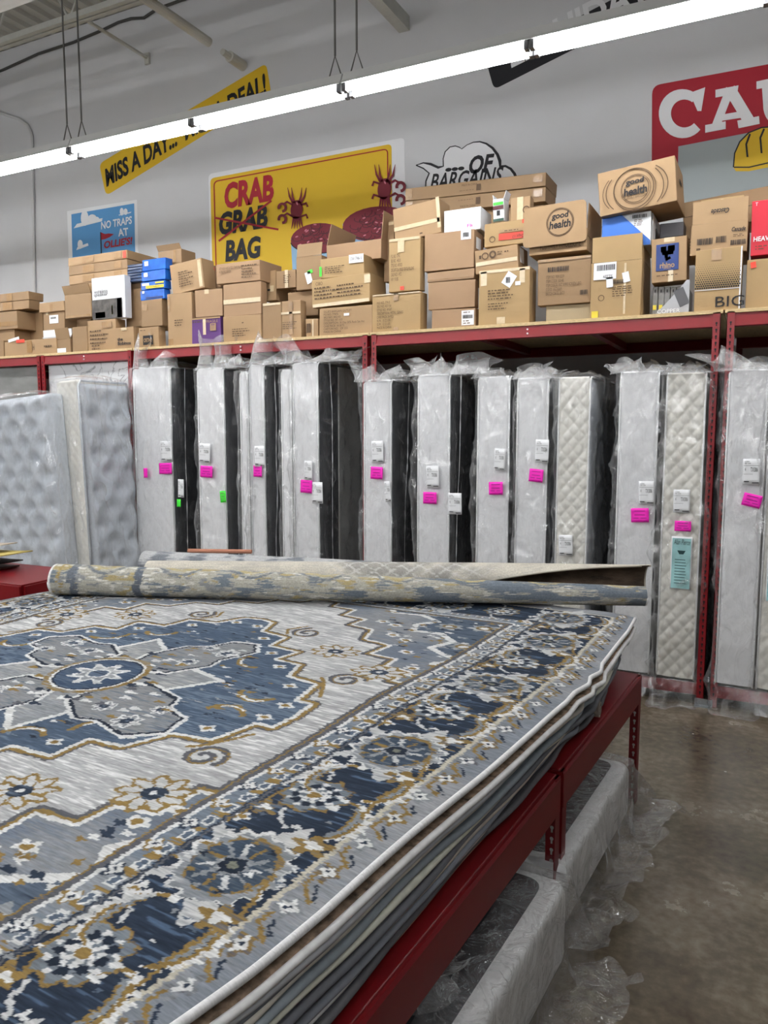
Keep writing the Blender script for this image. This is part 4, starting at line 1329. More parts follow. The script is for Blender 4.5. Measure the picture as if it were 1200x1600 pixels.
carton('plain brown box standing on the purple box', 305, 347, 452, 495, Y=5.06, us=349, m=3, ex=[T(0.45, 0.92, 0.16, 0.16)])
carton('small box with a red sticker behind the plain box on the purple one', 322, 345, 415, 451, Y=5.26, d=0.3, m=3, ex=[('label', 0.5, 0.85, 0.25, 0.16, M_ORANGE)])
carton('purple printed box on the shelf edge', 300, 345, 496, 538, Y=5.05, us=349, m=M_PURPLE, shelf=True,
       ex=[('panel', 0.5, 0.97, 1.0, 0.06, CB[0]), ('lines', 0.3, 0.85, 0.5, 0.1, 1), ('text', 'FRAGILE', 0.72, 0.84, 0.4, 0.1, CB[0]), ('panel', 0.75, 0.62, 0.2, 0.28, CB[0]), ('text', 'TT', 0.75, 0.62, 0.12, 0.2, M_PURPLE), T(0.45, 0.65, 0.1, 0.6)])
carton('box with dense brown print and dark end, on top of the white-taped box', 338, 406, 409, 441, Y=5.06, us=440, m=3, ex=[('text', '2CP 14X14 WEIGHTED STRIPE PILLOW\nPATRIOTIC DESIGN', 0.35, 0.65, 0.55, 0.3), ('lines', 0.78, 0.5, 0.38, 0.7, 5)], tilt=0.01)
carton('plain box with a band of white tape, under the dense-print box', 349, 408, 442, 493, Y=5.06, us=412, m=3, ex=[T(0.5, 0.45, 0.98, 0.14)])
carton('printed brown box on the shelf right of the purple box', 349, 408, 493, 534, Y=5.05, us=411, m=0, shelf=True, ex=[('lines', 0.5, 0.36, 0.5, 0.34, 4), ('lines', 0.56, 0.72, 0.1, 0.1, 1)])

# --- middle group
carton('narrow upright box with a hand hole, below the BAG lettering', 412, 431, 423, 470, Y=5.2, d=0.3, m=0, ex=[('panel', 0.45, 0.82, 0.22, 0.06, M_BLACK), ('panel', 0.45, 0.36, 0.22, 0.06, M_BLACK), T(0.7, 0.4, 0.3, 0.2)])
carton('small taped box right of the hand-hole box', 431, 462, 422, 450, Y=5.18, us=464, m=1, ex=[T(0.55, 0.5, 0.16, 1.0), ('lines', 0.6, 0.5, 0.4, 0.5, 5)])
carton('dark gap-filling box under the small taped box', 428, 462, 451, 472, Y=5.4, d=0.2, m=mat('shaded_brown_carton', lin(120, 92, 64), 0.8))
carton('plain box with taped top, left half of the pair on the shelf', 410, 440, 473, 531, Y=5.06, d=0.3, m=1, shelf=True, ex=[T(0.5, 0.96, 0.9, 0.06)])
carton('taped box with lower print, right half of the pair on the shelf', 440, 470, 470, 529, Y=5.05, us=477, m=0, shelf=True, ex=[T(0.5, 0.55, 0.18, 0.9, M_TAPED), ('lines', 0.5, 0.35, 0.86, 0.22, 4), T(0.5, 0.68, 1.0, 0.06)])
carton('plain box with an open top flap behind the taped pair', 450, 497, 455, 494, Y=5.2, d=0.3, m=1)
carton('tall open box with a green and white sticker', 463, 503, 400, 452, Y=5.16, d=0.3, m=1, ex=[('flap', 'F', 0.10, 100), ('label', 0.5, 0.35, 0.22, 0.36, M_WHITE, 0.3), ('label', 0.55, 0.52, 0.2, 0.1, M_GREEN, 0.3)])
carton('large open box with upright flaps at the top of the middle pile', 510, 596, 378, 408, Y=5.2, d=0.4, m=3, ex=[('flap', 'L', 0.16, 105), ('flap', 'R', 0.2, 85)])
carton('box with a table print and a white label, on the crushed box', 500, 569, 401, 432, Y=5.08, us=600, m=2, ex=[('label', 0.83, 0.82, 0.32, 0.42), ('text', 'SW-746-5', 0.83, 0.82, 0.25, 0.16, M_INK), ('lines', 0.42, 0.4, 0.6, 0.4, 4), ('label', 0.02, 0.35, 0.05, 0.5, M_GREEN)])
carton('crushed printed box with bulging sides in the middle pile', 488, 578, 432, 476, Y=5.07, us=604, m=2, tilt=-0.03, ex=[('text', 'CIBO', 0.14, 0.84, 0.12, 0.12), ('lines', 0.3, 0.5, 0.5, 0.5, 4), ('lines', 0.7, 0.5, 0.5, 0.5, 4), T(0.5, 0.06, 0.98, 0.12), T(0.97, 0.8, 0.1, 0.3)])
carton('small box with upright-arrow print beside the tall print box', 478, 497, 498, 527, Y=5.06, d=0.25, m=0, shelf=True, ex=[('panel', 0.25, 0.5, 0.35, 0.5, M_BOXINK), T(0.6, 0.5, 0.1, 0.9)])
carton('box with centred block print on the shelf below the crushed box', 499, 581, 479, 526, Y=5.05, us=583, m=0, shelf=True, tilt=0.01,
       ex=[('text', "OLLIE'S BARGAIN OUTLET\nPO NO. 77876\nSKU NO. 445143\nSTYLE NO. BT-103\nDESCRIPTION: 30 Day 30% Rack Set Ast\nCASE PACK 18 SETS\nCARTON NO.   OF 222\nMADE IN CHINA", 0.48, 0.5, 0.78, 0.8), ('label', 0.53, 0.72, 0.1, 0.09)])
carton('printed box with brown tape tab at the middle upright', 582, 657, 458, 517, Y=5.05, us=668, m=2, shelf=True, ex=[('text', PRINT, 0.38, 0.45, 0.55, 0.72), T(0.5, 0.9, 0.1, 0.2, M_TAPED), T(0.5, 0.05, 0.1, 0.12, M_TAPED), T(0.5, 0.98, 0.98, 0.03)])
carton('tall printed box with an orange sticker, standing on the printed box', 607, 657, 372, 455, Y=5.07, us=662, m=2, ex=[('text', PRINT2, 0.45, 0.46, 0.72, 0.5), T(0.4, 0.85, 0.2, 0.22), T(0.5, 0.98, 0.95, 0.05), ('label', 0.44, 0.06, 0.12, 0.07, M_ORANGE)])
carton('narrow strip of an open box behind the tall printed box', 600, 616, 345, 440, Y=5.3, d=0.3, m=1, ex=[T(0.5, 0.95, 0.9, 0.05)])
carton('big box with a slanting band of white tape at the top of the middle pile', 617, 690, 318, 371, Y=5.15, us=706, m=0, tilt=-0.09, ex=[T(0.5, 0.38, 0.98, 0.12), T(0.97, 0.6, 0.07, 0.9), ('panel', 0.58, 0.1, 0.06, 0.04, M_BOXINK)])
carton('pale box with a small white label at its top corner', 663, 741, 362, 421, Y=5.1, us=755, m=3, ex=[('label', 0.84, 0.86, 0.2, 0.24), ('code', 0.84, 0.86, 0.12, 0.12), ('side_label', 0.4, 0.66, 0.5, 0.3, M_WHITE)])
carton('thin cardboard tray under the pale labelled box', 668, 741, 423, 438, Y=5.09, d=0.36, m=3, ex=[('panel', 0.5, 0.2, 0.98, 0.06, M_TAPED)])
carton('plain pinkish box under the thin tray', 669, 742, 439, 482, Y=5.09, us=746, m=3)
carton('plain box with a large white barcode label on the shelf', 675, 743, 483, 512, Y=5.07, d=0.36, m=3, shelf=True, ex=[('label', 0.83, 0.5, 0.28, 0.76), ('code', 0.83, 0.55, 0.22, 0.18), ('lines', 0.83, 0.28, 0.2, 0.24, 2), ('lines', 0.83, 0.78, 0.2, 0.1, 1)])
carton('white box on top of the pale labelled box', 694, 751, 326, 361, Y=5.16, us=768, m=M_CWHITE, tilt=0.0, ex=[('panel', 0.5, 0.3, 1.0, 0.01, mat('grey_line_print', lin(150, 150, 155), 0.6)), ('text', 'Fh', 0.72, 0.2, 0.14, 0.14, M_PINK)])
t1 = carton('long narrow box, upper of the two long boxes at the top', 633, 852, 282, 302, Y=5.55, us=870, m=1, tilt=0.035, ex=[T(0.03, 0.5, 0.05, 0.9, M_TAPED), T(0.95, 0.6, 0.06, 0.5, M_TAPED), ('text', 'MADE IN CHINA', 0.48, 0.72, 0.11, 0.16), ('panel', 0.545, 0.45, 0.03, 0.5, M_BOXINK), ('lines', 0.47, 0.3, 0.12, 0.08, 1)])
t2 = carton('long narrow box, lower of the two long boxes at the top', 633, 852, 303, 325, Y=5.55, us=868, m=1, tilt=0.035, ex=[T(0.03, 0.5, 0.05, 0.9, M_TAPED), T(0.95, 0.6, 0.06, 0.5, M_TAPED), ('text', 'MADE IN CHINA', 0.47, 0.2, 0.11, 0.14), ('panel', 0.54, 0.5, 0.03, 0.5, M_BOXINK), ('lines', 0.46, 0.65, 0.12, 0.08, 1), ('ring', 0.2, 0.85, 0.1, 0.004)])
carton('plain box hidden behind the white box, holding up the long boxes', 700, 850, 326, 372, Y=5.62, d=0.25, m=1)
carton('small colour-printed box in an open sleeve below the long boxes', 771, 788, 310, 346, Y=5.18, us=796, m=M_CWHITE, name='product_box', tilt=-0.03, ex=[('panel', 0.5, 0.78, 0.9, 0.12, M_GREEN), ('panel', 0.5, 0.6, 0.95, 0.16, S_MAR), ('panel', 0.5, 0.36, 0.3, 0.22, M_INK), ('panel', 0.5, 0.06, 0.98, 0.12, mat('dark_green_print', lin(30, 70, 55), 0.5)), ('flap', 'R', 0.05, 70), ('flap', 'L', 0.03, 80)])
carton('small box sealed with a broad white tape, right of the colour-printed box', 798, 828, 308, 344, Y=5.18, us=834, m=0, ex=[T(0.5, 0.5, 0.32, 1.0), ('ring', 0.82, 0.42, 0.14, 0.006)])
carton('yellow-tan box with an upside-down red panel', 757, 825, 346, 383, Y=5.14, us=830, m=2, tilt=0.0, ex=[('panel', 0.63, 0.36, 0.58, 0.28, M_RPANEL), ('text', 'Dept 17', 0.78, 0.34, -0.26, -0.16, M_INK), ('panel', 0.63, 0.6, 0.58, 0.14, CB[0]), ('lines', 0.68, 0.6, 0.42, 0.1, 1), ('ring', 0.19, 0.3, 0.12, 0.005), ('label', 0.92, 0.92, 0.1, 0.16, M_ORANGE)])
carton('box with a row of recycling symbols and a tape band', 744, 810, 386, 424, Y=5.09, us=826, m=0, tilt=-0.05, ex=[('ring', 0.24, 0.7, 0.13, 0.006), ('ring', 0.42, 0.72, 0.12, 0.012), ('lines', 0.6, 0.74, 0.14, 0.16, 2), ('lines', 0.76, 0.76, 0.12, 0.14, 1), ('panel', 0.12, 0.68, 0.05, 0.14, M_BOXINK), T(0.5, 0.4, 0.98, 0.16), ('side_label', 0.35, 0.6, 0.35, 0.6, M_WHITE)])
carton('big taped box with a diagonal white label', 748, 828, 420, 508, Y=5.05, us=838, m=2, shelf=True, ex=[('label', 0.6, 0.8, 0.2, 0.24, M_WHITE, -0.6), ('code', 0.58, 0.79, 0.08, 0.1), ('lines', 0.5, 0.55, 0.62, 0.2, 4), ('lines', 0.42, 0.34, 0.45, 0.14, 3), T(0.1, 0.85, 0.12, 0.25), T(0.85, 0.85, 0.1, 0.25), T(0.45, 0.08, 0.16, 0.12), T(0.5, 0.97, 0.98, 0.05), ('label', 0.77, 0.72, 0.1, 0.07)])
# good health tray with lifted front lid
t = carton('open tray lettered good health, with its lid folded down in front', 827, 917, 372, 395, Y=5.12, d=0.4, m=0, us=938, ex=[('text', 'POSITIVELY WHOLESOME', 0.55, 0.5, 0.7, 0.4), ('flap', 'R', 0.2, 88), ('flap', 'B', 0.2, 60)])
lid = MB()
q = rrect((-0.215, 0.30), (0.19, 0.31), (0.20, 0.05), (-0.22, 0.045), 0.035)
lid.prism([(a, b) for a, b in q], (-0.005, -0.03, 0), (1, -0.0, 0), (0, 0, 1), (0, 0.005, 0)).build('lid', CB[0], t)
rp = MB()
for r_, wd in ((0.085, 0.004), (0.08, 0.003), (0.09, 0.002)):
    for qq in ring_polys(arc(0.02, 0.185, r_, r_, 0, 360, 40), wd):
        rp.add([(a, -0.0315, b) for a, b in qq], [(0, 1, 2, 3)])
rp.build('printed_ring', M_BOXINK, t)
for s_, zz, ww in (('good', 0.195, 0.11), ('health', 0.145, 0.14)):
    text('printed_lettering', s_, (0.02 - ww / 2, -0.032, zz), (ww, 0, 0.006), (0, 0, 0.05), M_INK, t, 0.1, 0.03)
carton('big shaded box with block print under the good health tray', 840, 923, 402, 475, Y=5.08, us=925, m=1, ex=[('text', 'ITEM NO. 90910259\nITEM CODE  50148\nITEM DESCR: FAT WIRE SCREEN UFO\nC.O.O: VIETNAM\nBATCH DATE: 06/23', 0.5, 0.42, 0.66, 0.42), ('code', 0.4, 0.76, 0.4, 0.1), ('panel', 0.5, 0.96, 1.0, 0.05, M_TAPED), ('code', 0.88, 0.22, 0.14, 0.1)])
carton('greyish plain box on the shelf under the big shaded box', 853, 922, 476, 503, Y=5.1, d=0.3, m=mat('grey_cardboard', lin(162, 146, 118), 0.8), shelf=True)

# --- right group
t = carton('large tilted box lettered good health with scribbled rings, on the blue and white box', 939, 1060, 256, 326, Y=5.06, us=1072, m=0, tilt=-0.09,
           ex=[('text', 'good', 0.48, 0.62, 0.24, 0.16, M_INK, 0.1, 0.03), ('text', 'health', 0.48, 0.42, 0.30, 0.18, M_INK, 0.1, 0.03), ('text', 'POSITIVELY WHOLESOME', 0.48, 0.28, 0.3, 0.06),
               ('ring', 0.48, 0.46, 0.30, 0.004), ('ring', 0.485, 0.45, 0.33, 0.003), ('ring', 0.46, 0.47, 0.44, 0.005), ('ring', 0.47, 0.45, 0.47, 0.004), ('ring', 0.48, 0.44, 0.62, 0.005, 1, 0.9, -42, 42), ('ring', 0.50, 0.46, 0.68, 0.005, 1, 0.8, -40, 50),
               ('ring', 0.48, 0.44, 0.66, 0.005, 1, 0.8, 140, 220), ('ring', 0.46, 0.44, 0.7, 0.004, 1, 0.75, 140, 215), ('side_label', 0.5, 0.6, 0.25, 0.08, M_BLACK)])
t = carton('blue and white box under the large tilted good health box', 941, 1017, 333, 386, Y=5.12, us=1031, m=M_CWHITE, ex=[('code', 0.77, 0.86, 0.3, 0.1), ('lines', 0.76, 0.68, 0.2, 0.2, 4), ('side_label', 0.5, 0.5, 0.9, 0.9, M_CWHITE)])
w_ = on_y(1017, 360, 5.12)[0] - on_y(941, 360, 5.12)[0]
h_ = on_y(979, 333, 5.12)[2] - on_y(979, 386, 5.12)[2]
MB().prism([(-w_ / 2, 0), (w_ / 2, 0), (w_ / 2, h_ * 0.12), (-w_ * 0.13, h_), (-w_ / 2, h_)], (0, -0.0055, 0), (1, 0, 0), (0, 0, 1), (0, 0.0008, 0)).build('printed_panel', M_BBLUE, t)
carton('open-flapped box with a big white barcode label, right of the big shaded box', 923, 1002, 408, 497, Y=5.04, us=1016, m=2, shelf=True,
       ex=[('flap', 'F', 0.155, 90), ('flap', 'R', 0.16, 95), ('label', 0.28, 0.84, 0.45, 0.3), ('code', 0.3, 0.9, 0.36, 0.1), ('text', '52229', 0.34, 0.74, -0.18, -0.05, M_INK), ('label', 0.38, 0.63, 0.13, 0.18, M_WHITE, 0.05), ('label', 0.7, 0.7, 0.13, 0.18, M_WHITE, 0.2), ('code', 0.55, 0.63, 0.2, 0.07), ('lines', 0.66, 0.46, 0.44, 0.2, 5), T(0.68, 0.5, 0.04, 0.9), ('label', 0.1, 0.06, 0.13, 0.14, M_YELP), ('ring', 0.22, 0.36, 0.05, 0.004)])
carton('small box with a blue rhino emblem, above the silver panels', 1019, 1074, 371, 440, Y=5.08, us=1078, m=0, tilt=-0.02,
       ex=[('panel', 0.45, 0.56, 0.64, 0.6, M_NAVY), ('text', 'rhino', 0.45, 0.38, 0.42, 0.13, CB[0], 0, 0.03), ('text', 'WORKS', 0.45, 0.3, 0.2, 0.03, CB[0]), T(0.5, 0.95, 0.3, 0.1), T(0.55, 0.14, 0.14, 0.28), ('lines', 0.5, 0.15, 0.7, 0.05, 1),
           ('panel', 0.34, 0.74, 0.16, 0.13, CB[0]), ('panel', 0.56, 0.75, 0.2, 0.13, CB[0]), ('panel', 0.46, 0.66, 0.32, 0.1, CB[0]), ('panel', 0.42, 0.58, 0.1, 0.1, CB[0]), ('panel', 0.47, 0.52, 0.16, 0.06, CB[0], 0.5)])
for k in range(6):
    carton(['silver tile pack, leftmost of the upright packs under the rhino box', 'silver tile pack, second of the upright packs under the rhino box', 'silver tile pack, third of the upright packs under the rhino box', 'silver tile pack, fourth of the upright packs under the rhino box', 'silver tile pack, fifth of the upright packs under the rhino box', 'silver tile pack, rightmost of the upright packs under the rhino box'][k],
           1019 + 9.4 * k, 1027.6 + 9.4 * k, 448, 490, Y=5.12, d=0.3, m=mat('silver_tile_pack', lin(120, 118, 115), 0.4, noise=0.4, nscale=25), name='tile_pack', cat='pack', shelf=True, ex=[('panel', 0.5, 0.3, 0.6, 0.16, M_YELP), ('panel', 0.5, 0.85, 0.2, 0.1, M_INK)])
t = carton('torn silver wrapper lettered COPPER leaning on the tile packs', 1023, 1077, 440, 489, Y=5.06, d=0.01, m=mat('silver_wrapper', lin(165, 166, 170), 0.3, noise=0.12, nscale=9), name='wrapper', cat='wrapper', shelf=True, ex=[('text', 'COPPER', 0.42, 0.1, 0.66, 0.12, M_WHITE), ('panel', 0.78, 0.5, 0.3, 0.55, mat('dark_grey_print', lin(84, 84, 88), 0.5), 0.4)])
bd = [o for o in t.children if o.name.startswith('body')][0]
W_ = on_y(1077, 465, 5.06)[0] - on_y(1023, 465, 5.06)[0]
H_ = on_y(1050, 440, 5.06)[2] - DECK_Z
bd.data = MB().prism([(-W_ / 2, 0), (W_ / 2, 0), (W_ / 2, H_), (W_ * 0.42, H_ * 1.02), (W_ * 0.2, H_ * 0.75), (-W_ * 0.2, H_ * 0.3)], (0, -0.003, 0), (1, 0, 0), (0, 0, 1), (0, 0.008, 0)).mesh('body')
bd.data.materials.append(_mats['silver_wrapper'])
t = carton('box with a dotted top half, lettered BIG', 1086, 1158, 388, 485, Y=5.04, d=0.36, m=2, shelf=True, us=1160,
           ex=[('text', 'BIG', 0.78, 0.14, 0.62, 0.17, M_INK), ('panel', 0.5, 0.345, 1.0, 0.012, M_WHITE), T(0.45, 0.9, 0.22, 0.18, M_TAPED), ('panel', 0.985, 0.5, 0.03, 1.0, M_WHITE)])
dm = MB()
w_ = on_y(1158, 436, 5.04)[0] - on_y(1086, 436, 5.04)[0]
h_ = on_y(1122, 388, 5.04)[2] - DECK_Z
for r_ in range(12):
    for c_ in range(20):
        xx = -w_ / 2 + w_ * (c_ + 0.5 + 0.5 * (r_ % 2)) / 20.5
        dm.add([(xx + a, -0.0062, h_ * (0.375 + 0.034 * r_) + b) for a, b in ell(0, 0, 0.0055 * (1 - r_ / 14), 0.0055 * (1 - r_ / 14), 0, 6)], [tuple(range(6))])
dm.build('printed_dots', M_INK, t)
carton('box with upside-down lettered flap and barcodes, on the dotted box', 1080, 1168, 347, 396, Y=5.06, us=1172, m=0, ex=[('flap', 'F', 0.13, 92), ('text', 'Cascade', 0.84, 0.72, 0.24, 0.14, M_INK, 0.3, 0.02), ('text', 'Cascade', 0.5, 1.34, -0.32, -0.16, M_INK, 0.3, 0.02), ('code', 0.25, 0.42, 0.28, 0.2), ('code', 0.54, 0.44, 0.18, 0.2), ('code', 0.84, 0.3, 0.26, 0.16), ('lines', 0.86, 0.52, 0.22, 0.1, 2), ('panel', 0.14, 0.15, 0.07, 0.14, M_BOXINK)])
carton('shallow taped tray on top, behind the upside-down lettered flap', 1095, 1162, 309, 330, Y=5.22, d=0.3, m=2, ex=[T(0.5, 0.5, 0.06, 0.8), T(0.8, 0.5, 0.3, 0.3)])
carton('long slanting box running to the right edge behind the red carton', 1070, 1215, 302, 352, Y=5.5, d=0.3, m=1, tilt=-0.07, ex=[('panel', 0.52, 0.72, 0.04, 0.14, M_BOXINK), ('panel', 0.5, 0.5, 1.0, 0.012, M_BLACK)])
carton('plain box behind the tilted good health box, under the long slanting box', 1066, 1100, 352, 400, Y=5.4, d=0.3, m=1, ex=[('lines', 0.5, 0.4, 0.6, 0.4, 4)])
carton('dark plastic bin between the blue box and the lettered box', 1031, 1068, 348, 370, Y=5.25, d=0.3, m=mat('dark_plastic_bin', lin(52, 50, 54), 0.4), name='storage_bin', cat='bin')
carton('red glossy carton lettered HEAVY DUTY at the right edge', 1174, 1262, 310, 396, Y=5.08, d=0.3, m=M_CRED, ex=[('text', 'HEAVY DUTY', 0.4, 0.3, 0.7, 0.09, M_WHITE, 0.05, 0.02), ('lines', 0.2, 0.14, 0.22, 0.1, 2), ('text', 'T', 0.08, 0.94, 0.05, 0.06, M_WHITE)])
carton('plain box with a red sticker under the red carton', 1166, 1250, 402, 482, Y=5.06, d=0.34, m=2, shelf=True, ex=[('label', 0.12, 0.88, 0.1, 0.12, M_ORANGE, 0.15)])

# ================================================================== RED TABLES WITH THE RUG PILE
RO = np.array([-2.044, 1.845])           # centre of the rug pile on the floor plan
RA = math.atan2(-0.0664, 0.9978)         # its turn
AV, BV = np.array([0.0664, 0.9978]), np.array([0.9978, -0.0664])
TAB_Z = 0.60
P_EDGE = 1.453                           # right edge of the tables, in pile coordinates


def pile_to_world(p, q, z=0.0):
    w = RO + BV * p + AV * q
    return (w[0], w[1], z)


def leg(mb_x, mb_y, sx, sy, h):
    m = MB().box(min(mb_x, mb_x - sx * 0.045), max(mb_x, mb_x - sx * 0.045), min(mb_y, mb_y - sy * 0.003), max(mb_y, mb_y - sy * 0.003), 0, h)
    m.box(min(mb_x, mb_x - sx * 0.003), max(mb_x, mb_x - sx * 0.003), min(mb_y, mb_y - sy * 0.045), max(mb_y, mb_y - sy * 0.045), 0, h)
    return m


def red_table(label, q0, q1, p0=-1.46, p1=P_EDGE, z=TAB_Z):
    c = pile_to_world((p0 + p1) / 2, (q0 + q1) / 2)
    t = thing('display_table', label, 'table', c, RA, 'red steel tables')
    hx, hy = (p1 - p0) / 2, (q1 - q0) / 2
    for sx in (-1, 1):
        for sy in (-1, 1):
            lg = leg(sx * hx, sy * hy, sx, sy, z - 0.004).build('leg', M_REDD, t)
            k = MB()
            zz = 0.03
            while zz < z - 0.16:
                for qv in (ell(0, 0.004, 0.0065, 0.0065, 0, 8), [(-0.003, -0.013), (0.003, -0.013), (0.003, 0), (-0.003, 0)]):
                    k.add([(sx * (hx - 0.024) + a, sy * hy + sy * 0.0008 if sy < 0 else sy * hy - 0.0038, zz + b) for a, b in qv], [tuple(range(len(qv)))])
                zz += 0.0381
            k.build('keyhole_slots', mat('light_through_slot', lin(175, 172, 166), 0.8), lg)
    for sx in (-1, 1):
        pr = [(0, -0.125), (0.035, -0.125), (0.035, -0.004), (0.006, -0.004), (0, -0.012)]
        o = (sx * (hx + 0.002), -hy + 0.004, z)
        MB().prism([(a * -sx, b) for a, b in pr], o, (1, 0, 0), (0, 0, 1), (0, 2 * hy - 0.008, 0)).build('side_beam', M_REDD, t)
    for sy in (-1, 1):
        MB().box(-hx + 0.004, hx - 0.004, sy * hy - 0.035 * (sy > 0) - 0.002, sy * hy + 0.035 * (sy < 0) + 0.002, z - 0.1, z - 0.004).build('end_beam', M_REDD, t)
    MB().box(-hx + 0.02, hx - 0.012, -hy + 0.004, hy - 0.003, z - 0.018, z).build('top', M_REDD, t, bevel=0.004)
    return t


t = red_table('red steel table under the far half of the rug pile, next to the aisle', 0.64, 1.80)
MB().box(-0.1, 1.40, -0.575, -0.555, 0.598, 0.6).build('board_edge', M_OSB, t)
red_table('red steel table under the near half of the rug pile, running out of the photo', -1.90, 0.615)

# ------------------------------------------------------------------ the weave of the big rug
HW, HL = 1.40, 1.84
STEP = 0.0028
Q_MIN = -1.30
NP_, NQ_ = int(2 * HW / STEP) + 1, int((HL - Q_MIN) / STEP) + 1
pv, qv_ = np.linspace(-HW, HW, NP_), np.linspace(Q_MIN, HL, NQ_)
P0, Q0 = np.meshgrid(pv, qv_, indexing='ij')
# the weave is stepped in short strokes across the width
WP = P0 + 0.005 * vnoise(P0 * 18, Q0 * 220, 41) + 0.003 * vnoise(P0 * 40, Q0 * 290, 42)
WQ = Q0 + 0.0035 * vnoise(P0 * 40, Q0 * 120, 43) + 0.003 * vnoise(P0 * 110, Q0 * 90, 44)
NAVY, NAVY2, MID, GRYB, LITE, GOLD, WHT, DGR = [np.array(lin(*c)) for c in ((43, 54, 70), (33, 42, 56), (86, 99, 115), (140, 144, 148), (198, 199, 199), (138, 114, 66), (218, 219, 218), (88, 90, 96))]
streak = 0.75 * vnoise(P0 * 15, Q0 * 200, 45) + 0.6 * vnoise(P0 * 34, Q0 * 250, 46) + 0.35 * vnoise(P0 * 5, Q0 * 60, 50)
blot = vnoise(P0 * 5, Q0 * 5, 47) + 0.5 * vnoise(P0 * 13, Q0 * 13, 48)
C = np.zeros(P0.shape + (3,))


def mix(a, b, t):
    t = np.clip(t, 0, 1)[..., None]
    return a * (1 - t) + b * t


def sl(p0, p1, q0, q1, pad=0.03):
    i0, i1 = np.searchsorted(pv, p0 - pad), np.searchsorted(pv, p1 + pad)
    j0, j1 = np.searchsorted(qv_, q0 - pad), np.searchsorted(qv_, q1 + pad)
    return slice(i0, i1), slice(j0, j1)


def fill_mask(mask_fn, bb, col, tex=0.0, tcol=None):
    s_ = sl(*bb)
    if C[s_].size == 0:
        return
    m = mask_fn(WP[s_], WQ[s_])
    c = np.broadcast_to(col, C[s_].shape).copy()
    if tex:
        c = mix(c, np.broadcast_to(tcol, c.shape), np.clip((streak[s_] + 0.5 * blot[s_]) * tex, 0, 1))
    C[s_][m] = c[m]


def inside(poly):
    poly = np.array(poly)

    def f(x, y):
        r = np.zeros(x.shape, bool)
        n = len(poly)
        for i in range(n):
            x1, y1 = poly[i]
            x2, y2 = poly[(i + 1) % n]
            if y1 == y2:
                continue
            r ^= ((y1 > y) != (y2 > y)) & (x < (x2 - x1) * (y - y1) / (y2 - y1) + x1)
        return r
    return f


def near(poly, w, closed=True):
    poly = np.array(poly)

    def f(x, y):
        d = np.full(x.shape, 9.0)
        n = len(poly)
        for i in range(n if closed else n - 1):
            a, b = poly[i], poly[(i + 1) % n]
            ab = b - a
            t = np.clip(((x - a[0]) * ab[0] + (y - a[1]) * ab[1]) / (ab @ ab + 1e-12), 0, 1)
            d = np.minimum(d, np.hypot(x - a[0] - t * ab[0], y - a[1] - t * ab[1]))
        return d < w / 2
    return f


def bbox(poly):
    a = np.array(poly)
    return a[:, 0].min(), a[:, 0].max(), a[:, 1].min(), a[:, 1].max()


def fpoly(poly, col, tex=0.0, tcol=None):
    fill_mask(inside(poly), bbox(poly), col, tex, tcol)


def stroke(poly, w, col, closed=False):
    b = bbox(poly)
    fill_mask(near(poly, w, closed), (b[0] - w, b[1] + w, b[2] - w, b[3] + w), col)


def ellipse(cx, cy, rx, ry, col, tex=0.0, tcol=None, a0=0.0, wav=0.0, nw=8):
    def f(x, y):
        u, v = x - cx, y - cy
        an = np.arctan2(v / ry, u / rx)
        return np.hypot(u / rx, v / ry) < 1 + wav * np.cos(nw * an + a0)
    fill_mask(f, (cx - rx * 1.3, cx + rx * 1.3, cy - ry * 1.3, cy + ry * 1.3), col, tex, tcol)


def scale_poly(poly, k, c=(0, 0)):
    return [(c[0] + (x - c[0]) * k, c[1] + (y - c[1]) * k) for x, y in poly]


# ground of the field
C[:] = mix(np.broadcast_to(np.array(lin(184, 185, 186)), C.shape), np.broadcast_to(WHT, C.shape), np.clip(streak * 5 - 1.0, 0, 1))
C[:] = mix(C, np.broadcast_to(np.array(lin(165, 165, 166)), C.shape), np.clip(-streak * 2.5 - 0.6 + 0.8 * blot, 0, 0.7))


def sdf(poly):
    poly = np.array(poly)
    d = np.full(WP.shape, 9.0)
    for i in range(len(poly)):
        a, b = poly[i], poly[(i + 1) % len(poly)]
        ab = b - a
        t = np.clip(((WP - a[0]) * ab[0] + (WQ - a[1]) * ab[1]) / (ab @ ab + 1e-12), 0, 1)
        np.minimum(d, np.hypot(WP - a[0] - t * ab[0], WQ - a[1] - t * ab[1]), out=d)
    return np.where(inside(poly)(WP, WQ), -d, d)


def bands(poly, rows):
    d = sdf(poly)
    for lo_, hi_, col in rows:
        C[(d > lo_) & (d < hi_)] = col


def flower(cx, cy, r, n=9, core=0.4, petal=LITE, line=GOLD, heart=NAVY, dot=WHT):
    ellipse(cx, cy, r * 1.08, r * 0.95, line, 0, None, 0.3, 0.16, n)
    ellipse(cx, cy, r * 0.9, r * 0.78, petal, 0, None, 0.3, 0.2, n)
    for k in range(n):
        a = 2 * math.pi * k / n + 0.17
        stroke([(cx + r * 0.4 * math.cos(a), cy + r * 0.35 * math.sin(a)), (cx + r * math.cos(a), cy + r * 0.9 * math.sin(a))], 0.007, line)
    ellipse(cx, cy, r * core, r * core * 0.9, heart, 1.2, MID)
    ellipse(cx, cy, r * core * 0.3, r * core * 0.28, dot)


def spiral(cx, cy, r, sgn=1, a0=0.0, col=DGR):
    pts = [(cx + sgn * r * (1 - 0.8 * t) * math.cos(a0 + 9.5 * t), cy + r * (1 - 0.8 * t) * math.sin(a0 + 9.5 * t)) for t in np.linspace(0, 1, 34)]
    ellipse(cx, cy, r * 1.0, r, LITE)
    stroke(pts, 0.019, col)
    stroke([(x + 0.011, y - 0.004) for x, y in pts[:26]], 0.006, GOLD)


